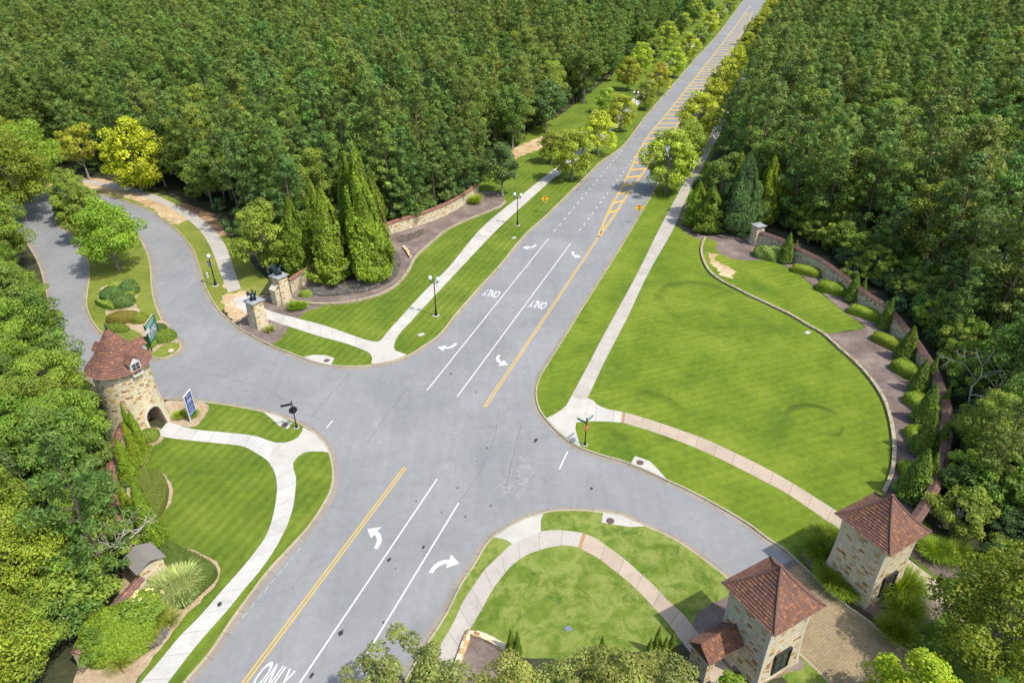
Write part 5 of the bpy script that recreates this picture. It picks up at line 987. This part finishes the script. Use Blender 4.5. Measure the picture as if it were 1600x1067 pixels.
# left wood beside the tower: bright broadleaf trees, one soft pine, dead tree
for p in scatter(WS, 3.9, 5):
    x, y = PX(np.array([*p, 6.0])); i = rng.integers(4)
    if 40 < x < 185 and 690 < y < 850: continue
    yel = y > 800
    me, tr_ = (BRIGHT[1] if yel and rng.random() < .7 else BRIGHT[3] if rng.random() < .6 else BROADS[i])
    plant('leafy_tree', me, tr_, (p[0], p[1]), 'bright leafy tree in the thicket left of the round tower and shingled pier', 'leafy tree', 'leafy trees left of the tower', rng.uniform(.62, .86), rng.uniform(0, 6.28))
g = G(112, 782, 8.5); plant('pine_tree', *PINES[0], (g[0], g[1]), 'soft blue-green pine overhanging the left wall near the dead tree', 'pine tree', None, .86, 2.0)
for k_, px in enumerate([(158, 668), (150, 700), (140, 735), (158, 745), (152, 785), (140, 815), (166, 828), (178, 862), (120, 700), (118, 745), (108, 820), (128, 862), (98, 890), (150, 905), (122, 935), (88, 965), (70, 920), (180, 890), (100, 780), (75, 700), (60, 760), (170, 800), (196, 880), (140, 960), (110, 990), (70, 1010)]):
    me, tr_ = UNDER[(k_ * 7) % 3]; plant('undergrowth_bush', me, tr_, tuple(G(*px)[:2]), 'dark leafy bush in the thicket behind the left tiled wall', 'bush', 'bushes behind the left wall', .8 + .05 * (k_ % 5), k_ * 1.3, cname='foliage', tname='stem')
for p in scatter(WF, 5, 6): plant('leafy_tree', *BRIGHT[rng.integers(4)], (p[0], p[1]), 'yellowish leafy tree beyond the left road at the picture edge', 'leafy tree', 'leafy trees beyond the left road', rng.uniform(.9, 1.1), rng.uniform(0, 6))
for px, s, me, lb in (((42, 345), 1.28, BRIGHT[1], 'large yellow-green tree overhanging the far left road bend'), ((-12, 350), 1.3, BRIGHT[0], 'yellow-green tree at the left edge above the exit lane'), ((18, 425), 1.1, BRIGHT[3], 'green tree leaning over the left kerb of the exit lane'), ((-40, 420), 1.15, BRIGHT[1], 'green tree behind the exit lane at the left picture edge')):
    plant('leafy_tree', *me, tuple(G(*px)[:2]), lb, 'leafy tree', None, s, px[0])
for px, s, me, lb in (((186, 424), 1.12, BRIGHT[0], 'rounded green tree nearest the clipped shrubs on the median'), ((148, 378), 1.12, BRIGHT[2], 'upright green tree in the middle of the median'), ((122, 348), 1.05, BRIGHT[2], 'dark green tree at the far tip of the median'), ((104, 352), .5, BROADS[3], 'small dark tree at the far left edge of the median')):
    plant('median_tree', *me, tuple(G(*px)[:2]), lb, 'leafy tree', None, s, px[0])
plant('yellow_tree', *YELLOW[0], tuple(G(222, 300)[:2]), 'bright yellow-green tree with full crown above the far left kerb', 'yellow tree', None, 1.38, 1); plant('yellow_tree', *YELLOW[1], tuple(G(140, 282)[:2]), 'sparse yellowish tree with bare branches behind the far left kerb', 'yellow tree', None, 1.18, 2)
plant('maple_tree', *BRIGHT[2], tuple(G(420, 428)[:2]), 'light green maple beside the buttressed pier and tiled wall', 'maple tree', None, 1.28, 0)
plant('leafy_tree', *BROADS[3], tuple(G(785, 306)[:2]), 'dark round bushy tree at the end of the low tan edging', 'leafy tree', None, 1.12, 0)
# tall conifers
CED = [cone(61, 14, 2.3, (.070, .120, .010), 12000, .32, .72, LEAF, .22), cone(62, 13, 2.1, (.078, .116, .011), 11000, .32, .78, LEAF, .24), cone(63, 11.5, 1.9, (.082, .128, .010), 10000, .30, .7, LEAF, .22)]
def conifer(px, top, i, lb, wide=1.0, group='tall conifers by the tiled wall'):
    b = G(*px, zK); zs_ = np.linspace(1, 24, 400); z = min(zs_, key=lambda q: np.linalg.norm(G(*top, q)[:2] - b[:2])); hgt = (14, 13, 11.5)[i]
    root = empty('conifer_tree', b, lb, 'conifer', group, px[0]); q = (z - zK) / hgt; root.scale = (wide * 1.38, wide * 1.38, q); linkmesh('crown', CED[i], root); mt_ = linkmesh('trunk', CTR, root)
CTR = trunkmesh('conifer_trunk', BARK, 9, .2)
for px, top, i, lb, w_ in (((470, 428), (457, 308), 2, 'yellow-green conifer beside the light green maple', 1.0), ((505, 418), (486, 280), 2, 'slim pointed conifer behind the middle of the conifer row', .85), ((522, 440), (510, 293), 1, 'broad reddish-green conifer in the middle of the conifer row', 1.12), ((578, 436), (554, 228), 0, 'tallest conifer with double tip at the right of the row', 1.08), ((560, 425), (545, 236), 0, 'tall conifer just behind the tallest double tip', .85), ((596, 420), (577, 268), 1, 'conifer at the right end of the row above the mulch curve', .8), ((1085, 352), (1110, 285), 2, 'dark slim conifer nearest the right footpath', .9), ((1105, 362), (1113, 290), 1, 'dark bushy conifer at the corner of the right mulch bed', 1.0), ((1140, 350), (1158, 236), 2, 'slim tall conifer behind the blue-green round tree', .8), ((1190, 352), (1197, 242), 2, 'upright twin conifer beside the tan stone pier', .9), ((1200, 345), (1206, 256), 2, 'short upright conifer behind the tan stone pier', .75)):
    conifer(px, top, i, lb, w_, None)
plant('leafy_tree', cone(64, 12.6, 3.9, (.050, .088, .026), 15000, .34, .62, LEAF, .24), CTR, tuple(G(1150, 364)[:2]), 'blue-green cone-shaped leafy tree beside the tan stone pier', 'leafy tree', None, 1.0, 0)
plant('leafy_tree', *BROADS[0], tuple(G(1122, 345)[:2]), 'dark leafy tree between footpath and blue-green tree', 'leafy tree', None, .95, 2); plant('leafy_tree', *BROADS[3], tuple(G(1098, 338)[:2]), 'small dark leafy tree overhanging the right footpath', 'leafy tree', None, .85, 1)
# street trees along both sides of the road
def street(px, i, s, lb): plant('street_tree', *STREET[i], tuple(G(*px)[:2]), lb, 'street tree', 'street trees along the main road', s * (1.5 if 'right' in lb else 1.42), px[0])
num = ['first', 'second', 'third', 'fourth', 'fifth', 'sixth', 'seventh', 'eighth', 'ninth', 'tenth', 'eleventh', 'twelfth', 'thirteenth', 'fourteenth', 'fifteenth', 'sixteenth']
for k, (px, i, s) in enumerate([((893, 283), 0, 1.0), ((934, 243), 1, 1.0), ((968, 206), 0, .88), ((1008, 172), 2, .9), ((1028, 148), 1, .95), ((1052, 122), 0, .95), ((1074, 98), 0, 1.0), ((1092, 78), 2, 1.05), ((1108, 58), 0, 1.1), ((1123, 40), 2, 1.1), ((1140, 22), 2, 1.15)]): street(px, i, s, f'yellow-green street tree between left kerb and footpath, {num[k]} from the near end')
for k, (px, i, s) in enumerate([((862, 256), 2, .8), ((945, 178), 2, .78), ((980, 142), 0, .95), ((1000, 116), 0, 1.0), ((1022, 98), 2, 1.0), ((1040, 78), 0, 1.05), ((1064, 56), 2, 1.1), ((1085, 36), 0, 1.1), ((1106, 14), 2, 1.1)]): street(px, i, s, f'yellow-green street tree behind the left footpath, {num[k]} from the near end')
for k, (px, i, s) in enumerate([((1040, 302), 0, 1.12), ((1073, 262), 2, 1.05), ((1087, 225), 0, 1.08), ((1110, 186), 1, 1.0), ((1129, 152), 0, 1.0), ((1147, 122), 1, 1.0), ((1163, 96), 1, 1.0), ((1178, 72), 0, 1.05), ((1191, 50), 1, 1.05), ((1203, 30), 1, 1.1), ((1214, 12), 1, 1.1)]): street(px, i, s, f'yellow-green street tree along the right kerb, {num[k]} from the near end')

for k, (px, s) in enumerate([((955, 128), 1.0), ((985, 106), 1.05), ((1008, 84), 1.1), ((1030, 66), 1.1), ((1052, 48), 1.1), ((1074, 30), 1.15), ((1096, 10), 1.15), ((1018, 100), .9), ((1062, 62), .95), ((1084, 40), 1.0), ((1108, 24), 1.0)]): plant('leafy_tree', *BROADS[(1, 3, 0)[k % 3]], tuple(G(*px)[:2]), 'mid green leafy tree crowding the far left footpath', 'leafy tree', 'leafy trees by the far left footpath', s * .85, px[0])
# clipped hedges and small pointed conifers along the curved wall
HM = [mound(71, 2.0, .95, 1.0, (.105, .155, .010), 3200, .11, .5, .05), mound(72, 1.75, 1.05, 1.05, (.095, .148, .010), 3200, .11, .5, .06)]
hp = [((1259, 427), 0, -.62, 1.0), ((1299, 455), 1, -.6, 1.12), ((1351, 493), 0, -.72, 1.02), ((1387, 538), 0, -.95, .98), ((1418, 583), 1, -1.1, 1.05), ((1437, 636), 1, -1.35, 1.0), ((1436, 690), 1, 1.5, 1.0), ((1420, 742), 1, 1.35, .8)]
for k, (px, i, rz, s) in enumerate(hp): single('clipped_shrub', HM[i], G(*px, zK), f'low bright clipped shrub against the long curved wall, {num[k]} from the tan pier', 'shrub', 'clipped shrubs along the curved wall', s, rz)
AV = [cone(81, 4.4, .95, (.062, .105, .012), 4500, .17, .8, None, .06), cone(82, 4.2, .85, (.068, .112, .012), 4300, .17, .88, None, .06)]; AVB = [cone(83, 5.2, 1.0, (.078, .132, .008), 6500, .17, .78, None, .06), cone(84, 5.4, .9, (.07, .122, .008), 6500, .17, .85, None, .06)]; STEM = trunkmesh('shrub_stem', BARK, 2.2, .07)
def small_conifer(px, s, i, lb, protos=AV, wide=1.0, group='pointed conifers along the curved wall'):
    r_ = plant('pointed_conifer', protos[i], STEM, tuple(G(*px, zK)[:2]), lb, 'conifer shrub', group, s * wide, px[0], s, cname='foliage', tname='stem')
for k, (px, s, i, w_) in enumerate([((1226, 409), 1.04, 0, 1.05), ((1240, 402), .68, 1, .9), ((1329, 470), .92, 0, 1.0), ((1345, 464), .72, 1, .9), ((1381, 512), .98, 1, 1.05), ((1412, 562), 1.0, 0, 1.2), ((1440, 612), .95, 0, 1.0), ((1456, 606), .92, 1, .95), ((1450, 660), 1.05, 0, 1.1), ((1476, 650), .9, 1, .8), ((1447, 707), 1.1, 0, 1.05), ((1470, 712), 1.0, 1, .9), ((1431, 776), 1.2, 0, 1.15), ((1452, 765), 1.0, 1, .95), ((1440, 768), .95, 1, .9)]):
    px = (px[0] - (9 if k >= 6 else 0), px[1]); small_conifer(px, s, i, f'small dark pointed conifer against the curved wall, {num[k]} counting from the tan pier', AV, w_ * 1.32)
for px, s, i, lb, w_ in (((226, 712), 1.0, 0, 'bright pointed conifer nearest the round tower arch', .95), ((214, 702), .98, 1, 'slim bright conifer tight against the round tower', .8), ((216, 726), .95, 0, 'bright conifer in the middle of the upper group by the left wall', .9), ((206, 752), .95, 0, 'bright conifer at the lower end of the upper group', 1.1), ((243, 852), 1.28, 1, 'tall bright conifer beside the half-round clipped hedge, nearest the lawn', 1.05), ((231, 815), 1.0, 1, 'bright conifer touching the half-round clipped hedge', .9), ((215, 832), 1.05, 0, 'bright conifer against the left wall above the shingled pier', .85)):
    small_conifer(px, s, i, lb, AVB, w_, 'bright conifers by the left wall')
single('round_shrub', mound(73, 1.0, .9, .9, (.09, .165, .012)), G(190, 735, zK), 'rounded bright shrub at the foot of the left wall coping', 'shrub', None, 1.0)
single('round_shrub', mound(74, .8, .8, .9, (.07, .115, .015)), G(236, 684, zK), 'small round olive shrub below the tower arch', 'shrub', None, 1.0); single('round_shrub', mound(74, .8, .8, .9, (.07, .12, .018)), G(222, 722, zK), 'small green mound between bright conifers and path edge', 'shrub', None, .9)
# hedges with a clipped outline
def hedge(px, h, base, label, sub=5, closed=True, nl=5000):
    o0 = np.array(G(*px[0])); P = np.array(gp(px, 0, sub, True)) - o0; n = len(P); c0 = P.mean(0); rg = np.random.default_rng(n); eV = []; eF = []
    for f, z in ((1, 0), (1.02, h * .5), (1.0, h * .82), (.95, h * .97), (.6, h), (.25, h), (0.001, h)): eV += [tuple(c0 + (p - c0) * f + [0, 0, z + (.03 * math.sin(p[0] * 3) if 0 < f < 1 else 0)]) for p in P]
    for j in range(6): eF += [[j * n + i, j * n + (i + 1) % n, (j + 1) * n + (i + 1) % n, (j + 1) * n + i] for i in range(n)]
    lo, hi = P.min(0), P.max(0); Q = rg.uniform(lo, hi, (nl * 3, 3)); Q = Q[inside(Q, P)][:nl]; Q[:, 2] = h + rg.normal(size=len(Q)) * .015; nn = unit(np.array([0, 0, 1.]) + rg.normal(size=(len(Q), 3)) * .4)
    k = rg.integers(0, n, nl // 3); S_ = c0 + (P[k] - c0) * 1.02; S_[:, 2] = rg.uniform(0, h, len(k)); sn = unit(P[k] - c0 + rg.normal(size=(len(k), 3)) * .8); C = np.concatenate([Q, S_]); nn = np.concatenate([nn, sn])
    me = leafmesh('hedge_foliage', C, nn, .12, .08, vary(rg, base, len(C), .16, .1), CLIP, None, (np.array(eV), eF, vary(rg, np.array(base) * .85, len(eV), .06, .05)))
    single('clipped_hedge', me, o0 + [0, 0, zK], label, 'hedge', None)
hedge([(208, 756), (222, 742), (247, 744), (261, 757), (264, 778), (257, 800), (243, 818), (236, 800), (226, 775)], .7, (.058, .085, .012), 'half-round olive clipped hedge bulging into the left lawn')
hedge([(262, 857), (295, 869), (325, 884), (340, 897), (337, 908), (315, 930), (288, 952), (275, 950), (262, 925), (247, 885)], .75, (.042, .072, .010), 'square-cornered dark clipped hedge behind the plumed grasses')
hedge([(152, 472), (160, 478), (172, 478), (180, 482), (178, 487), (165, 484), (153, 478)], .7, (.09, .14, .015), 'low clipped hedge strip below the round shrubs on the median', nl=1500); hedge([(200, 452), (210, 450), (214, 455), (210, 466), (202, 474), (196, 468)], .7, (.10, .15, .015), 'low clipped hedge strip right of the round shrubs on the median', nl=1500)
for px, rx, ry, h, bs, lb, lf, rz in (((176, 468), 1.9, 1.6, 2.0, (.05, .10, .022), 'large-leaved round green shrub at left of the median bed', .26, 0), ((194, 476), 1.7, 1.5, 1.9, (.05, .105, .024), 'large-leaved round green shrub in front of the median bed', .26, 1), ((203, 456), 1.8, 1.5, 2.0, (.045, .095, .022), 'large-leaved round dark shrub at right of the median bed', .26, 2), ((186, 456), 1.7, 1.4, 1.8, (.12, .19, .03), 'pale green shrub between the round dark shrubs on the median', .22, 0), ((194, 500), 2.6, 1.4, 1.4, (.10, .095, .014), 'brownish clipped mound in the middle of the median bed', .12, .2), ((220, 501), 1.3, 1.2, 1.2, (.085, .125, .014), 'olive clipped mound beside the green sign', .12, 0), ((184, 515), 1.9, .9, .9, (.075, .12, .014), 'low clipped green mound nearest the tower roof', .12, -.2), ((258, 530), 1.6, 1.3, 1.5, (.07, .115, .014), 'round bush right of the green sign', .2, .5), ((247, 517), 1.4, 1.0, 1.1, (.05, .08, .02), 'dark bush behind the green sign', .2, 0), ((227, 541), 1.7, 1.1, 1.3, (.075, .13, .016), 'green bush between the tower roof and green sign', .2, .4)):
    single('round_shrub', mound(int(px[0]), rx * .8, ry * .8, h * .8, bs, 2600, lf, .9, .12 if lf > .15 else .05), G(*px, zK), lb, 'shrub', None, 1.0, rz)
# ornamental grasses and loose shrubs
BL = [blades(91, 1300, 1.15, 1.0, (.125, .195, .015), .035, .5, .45), blades(92, 1300, 1.0, .85, (.095, .155, .013), .032, .5, .45), blades(93, 800, 1.4, 1.0, (.20, .24, .085), .05, .6, .6), blades(94, 300, .8, .7, (.16, .17, .04), .04)]
for px, i, s, lb in (((1320, 926), 1, 1.0, 'dark grass clump under the far gatehouse wall, nearest its front corner'), ((1302, 915), 1, 1.05, 'dark grass clump under the far gatehouse wall, middle one'), ((1292, 902), 1, .95, 'dark grass clump under the far gatehouse wall, nearest its left corner'), ((1278, 868), 1, 1.25, 'big dark grass clump left of the far gatehouse by the lawn'), ((1290, 850), 1, 1.2, 'big dark grass clump at the footpath end beside the far gatehouse'), ((1404, 925), 0, 1.35, 'bright arching grass clump beside the far gatehouse window'), ((1412, 962), 1, 1.15, 'dark grass clump in the mulch right of the far gatehouse'), ((1398, 992), 1, 1.1, 'round dark grass clump by the paved drive kerb'), ((1422, 835), 1, 1.0, 'dark grass clump behind the far gatehouse'), ((1460, 868), 1, 1.1, 'dark grass clump in the mulch beyond the far footpath'), ((1490, 870), 1, 1.1, 'dark grass clump at the shaded wood edge beyond the far footpath'), ((422, 518), 3, .95, 'small tan grass clump beside the free-standing pier'), ((461, 483), 0, .75, 'green grass clump at the foot of the buttressed pier'), ((472, 482), 0, .65, 'green grass clump at the left end of the low tan edging'), ((268, 973), 3, 1.0, 'tan grass clump on the bare soil by the square hedge'), ((238, 975), 0, .9, 'green grass clump between the plumes and bare soil'), ((215, 1015), 3, 1.1, 'tall tan grass clump on the soil at lower left'), ((190, 1040), 3, 1.1, 'tan grass clump at the bottom of the left bed'), ((238, 1000), 3, .8, 'small pale grass clump beside the grey groundcover'), ((742, 318), 0, .95, 'pale green grass clump beside the wall near the dark bushy tree'), ((748, 312), 3, 1.2, 'yellowish grass clump against the far end of the tiled wall'), ((302, 650), 0, .5, 'tiny grass tuft on the bare soil by the blue sign'), ((281, 652), 0, .5, 'tiny grass tuft between the tower and blue sign')):
    single('grass_clump', BL[i], G(*px, zK), lb, 'ornamental grass', 'ornamental grass clumps', s * 1.4, px[0])
for px, s, lb in (((287, 915), 1.35, 'pale plumed grass nearest the square hedge'), ((268, 925), 1.4, 'pale plumed grass in the middle below the shingled pier'), ((252, 932), 1.2, 'pale plumed grass nearest the shingled pier'), ((282, 938), 1.1, 'pale plumed grass at the lower edge of the plume group')): single('plumed_grass', BL[2], G(*px, zK), lb, 'ornamental grass', 'pale plumed grasses', s, px[0])
single('hydrangea_bush', mound(95, 1.3, 1.1, 1.3, (.10, .15, .015), 2600, .2, .9, .12), G(232, 952, zK), 'yellow-green hydrangea bush below the short left wall', 'shrub'); rg_ = np.random.default_rng(3); nF = 900; hc = np.repeat(np.stack([rg_.uniform(-1, 1, 18), rg_.uniform(-.9, .9, 18), rg_.uniform(.9, 1.35, 18)], 1), 50, 0); hv = unit(rg_.normal(size=(nF, 3)))
fl_ = linkmesh('flower_heads', leafmesh('flower_heads', hc + hv * .17, unit(hv + rg_.normal(size=(nF, 3)) * .4), .1, .09, vary(rg_, (.42, .42, .22), nF, .1, .05), LEAF), bpy.data.objects['hydrangea_bush']); fl_['kind'] = 'stuff'
single('round_shrub', mound(96, 2.5, 2.2, 2.2, (.078, .145, .010), 7000, .17, .9, .06), G(187, 1000, zK), 'large bright green rounded shrub at lower left beside the short wall', 'shrub')
for px, s, lb in (((225, 985), .55, 'loose green bush beside the large bright shrub'), ((160, 1030), .5, 'loose green bush below the large bright shrub')): plant('loose_bush', *UNDER[2], tuple(G(*px)[:2]), lb, 'bush', None, s, px[0], cname='foliage', tname='stem')
single('loose_bush', mound(97, 2.0, 1.3, 1.5, (.115, .165, .035), 3200, .2, .9, .14), G(1200, 402, zK), 'pale green loose bush beside the tan stone pier', 'bush', None, 1.1, -.5); single('loose_bush', mound(98, .9, .6, .8, (.09, .14, .02), 1200, .16, .9, .14), G(478, 462, zK), 'small green bush at the foot of the tiled wall', 'bush')
# silver-grey groundcover under the conifers (uncountable)
def cover(pxpoly, n, base, h, label, seed):
    P = np.array(gp(pxpoly, 0, 4, True)); rg = np.random.default_rng(seed); lo, hi = P.min(0), P.max(0); Q = rg.uniform(lo, hi, (n * 4, 3)); Q = Q[inside(Q, P)][:n]; k = len(Q); nb = 9
    C = np.repeat(Q, nb, 0); d = unit(rg.normal(size=(k * nb, 3)) * [.6, .6, .2] + [0, 0, .7]); C[:, 2] = zK; ln = rg.uniform(.6, 1.2, k * nb) * h; C = C + d * ln[:, None] * .5
    nn = unit(np.cross(d, rg.normal(size=(k * nb, 3)))); nn[nn[:, 2] < 0] *= -1
    o = linkmesh('ground_cover', leafmesh('ground_cover', C, nn, ln, .06, np.repeat(vary(rg, base, k, .2, .1), nb, 0), LEAF, d)); tag(o, label, 'ground cover', None, 'stuff')
cover([(478, 458), (500, 448), (530, 446), (565, 442), (600, 430), (612, 412), (612, 395), (622, 400), (624, 420), (612, 440), (580, 455), (540, 462), (500, 464)], 1500, (.15, .145, .125), .5, 'grey-green lavender groundcover round the foot of the tall conifers', 7)
cover([(622, 372), (645, 366), (662, 360), (660, 368), (640, 378), (625, 380)], 260, (.13, .12, .09), .4, 'sparse grey groundcover below the tiled wall', 8); cover([(232, 996), (250, 985), (262, 990), (250, 1008), (235, 1018), (222, 1022)], 260, (.17, .16, .17), .4, 'silvery groundcover on the bare soil at lower left', 9)
# dead tree, bare twigs
def dead(seed, H_, spread):
    rg = np.random.default_rng(seed); mb = MB()
    def grow(p, d, ln, r_, dep):
        q = p + d * ln; m_ = (p + q) / 2 + rg.normal(size=3) * ln * .06; mb.tube([p, m_, q], [r_, r_ * .85, r_ * .65], 5)
        if dep: 
            for _ in range(rg.integers(2, 4)): grow(q, unit(d + rg.normal(size=3) * spread + [0, 0, .08]), ln * rg.uniform(.6, .85), r_ * .6, dep - 1)
    grow(np.zeros(3), unit(np.array([.15, -.1, 1.])), H_ * .3, .13, 5); o = mb.build('branches', DEADBARK); me = o.data; bpy.data.objects.remove(o); return me
root = empty('dead_tree', G(168, 905, zK), 'bare bleached dead tree leaning over the wall near the shingled pier', 'dead tree', None, .5); linkmesh('branches', dead(5, 8.0, .55), root); root.scale = (1, 1, .8)
root = empty('dead_tree', G(1500, 655, zK), 'bare grey dead tree rising behind the right end of the curved wall', 'dead tree', None, 1.5); linkmesh('branches', dead(8, 9, .5), root)
for px, s in (((205, 858), .75), ((188, 880), .7), ((225, 868), .5)): plant('leafy_tree', *UNDER[1], tuple(G(*px)[:2]), 'grey-green bush around the dead tree by the left wall', 'bush', 'bushes round the dead tree', s, px[0], cname='foliage', tname='stem')
# near trees along the bottom edge and lower right
NEAR = [broad(101, 9, 3.0, (.105, .125, .026), 46, 9500, .19, .3, amp=.3), broad(102, 8, 2.6, (.095, .118, .026), 40, 8500, .18, .3), broad(103, 7.5, 2.4, (.11, .17, .014), 40, 7500, .19, .25), broad(104, 8.5, 2.6, (.095, .125, .03), 24, 5200, .19, .3)]
for px, z, i, s, lb in (((565, 1062), 5.5, 3, .72, 'sparse olive tree overlapping the white lane line at the bottom edge'), ((628, 1050), 6, 3, .95, 'olive-green tree at bottom edge over the near footpath'), ((700, 1088), 6, 1, .95, 'olive-green tree below the brown mulch corner at the bottom edge'), ((800, 1085), 6, 0, .85, 'olive-green tree in the middle of the bottom edge'), ((880, 1075), 6, 1, .9, 'olive-green tree right of the middle at the bottom edge'), ((960, 1082), 6, 0, .88, 'olive-green tree below the row of small conifers'), ((1040, 1062), 6, 1, .9, 'olive-green tree beside the near gatehouse archway'), ((1075, 1085), 5, 2, .7, 'bright green small tree below the near gatehouse archway'), ((1145, 1085), 3.5, 2, .62, 'bright green small tree in front of the near gatehouse'), ((500, 1110), 5, 1, .5, 'small olive tree at the bottom edge left of the others')):
    g = G(px[0], px[1] + 8, z); s *= 1.12; plant('olive_tree' if i < 2 else 'leafy_tree', *NEAR[i], (g[0], g[1]), lb, 'leafy tree', None, s, px[0] * .7)
for px, s, lb in (((798, 1020), .62, 'left one of the two dark columnar conifers on the near lawn edge'), ((808, 1022), .58, 'right one of the two dark columnar conifers on the near lawn edge'), ((938, 1034), .66, 'single dark columnar conifer in the middle of the near lawn edge'), ((925, 1048), .45, 'short dark columnar conifer beside the single middle one'), ((1024, 1022), .72, 'tallest of the four dark columnar conifers near the archway'), ((1012, 1034), .62, 'leftmost of the four dark columnar conifers near the archway'), ((1036, 1030), .6, 'third of the four dark columnar conifers near the archway'), ((1047, 1022), .6, 'rightmost of the four dark columnar conifers near the archway')):
    small_conifer(px, s, 1, lb, AV, .8, 'columnar conifers on the near lawn')
LOWR = broad(45, 11, 4.0, (.078, .10, .008), 100, 20000, .22, .03)
plant('leafy_tree', *LOWR, tuple(G(1572, 965, 5.5)[:2]), 'large dark green tree with sunlit yellow top at the lower right edge', 'leafy tree', None, 1.0, 1); plant('leafy_tree', *LOWR, tuple(G(1690, 990)[:2]), 'large green tree cut by the right picture edge', 'leafy tree', None, .9, 2)
g = G(1432, 1090, 4); plant('yellow_tree', *YELLOW[0], (g[0], g[1]), 'bright yellow-leaved small tree at the bottom right beside the paved drive', 'yellow tree', None, .72, 1)
EOF_MARK = 1
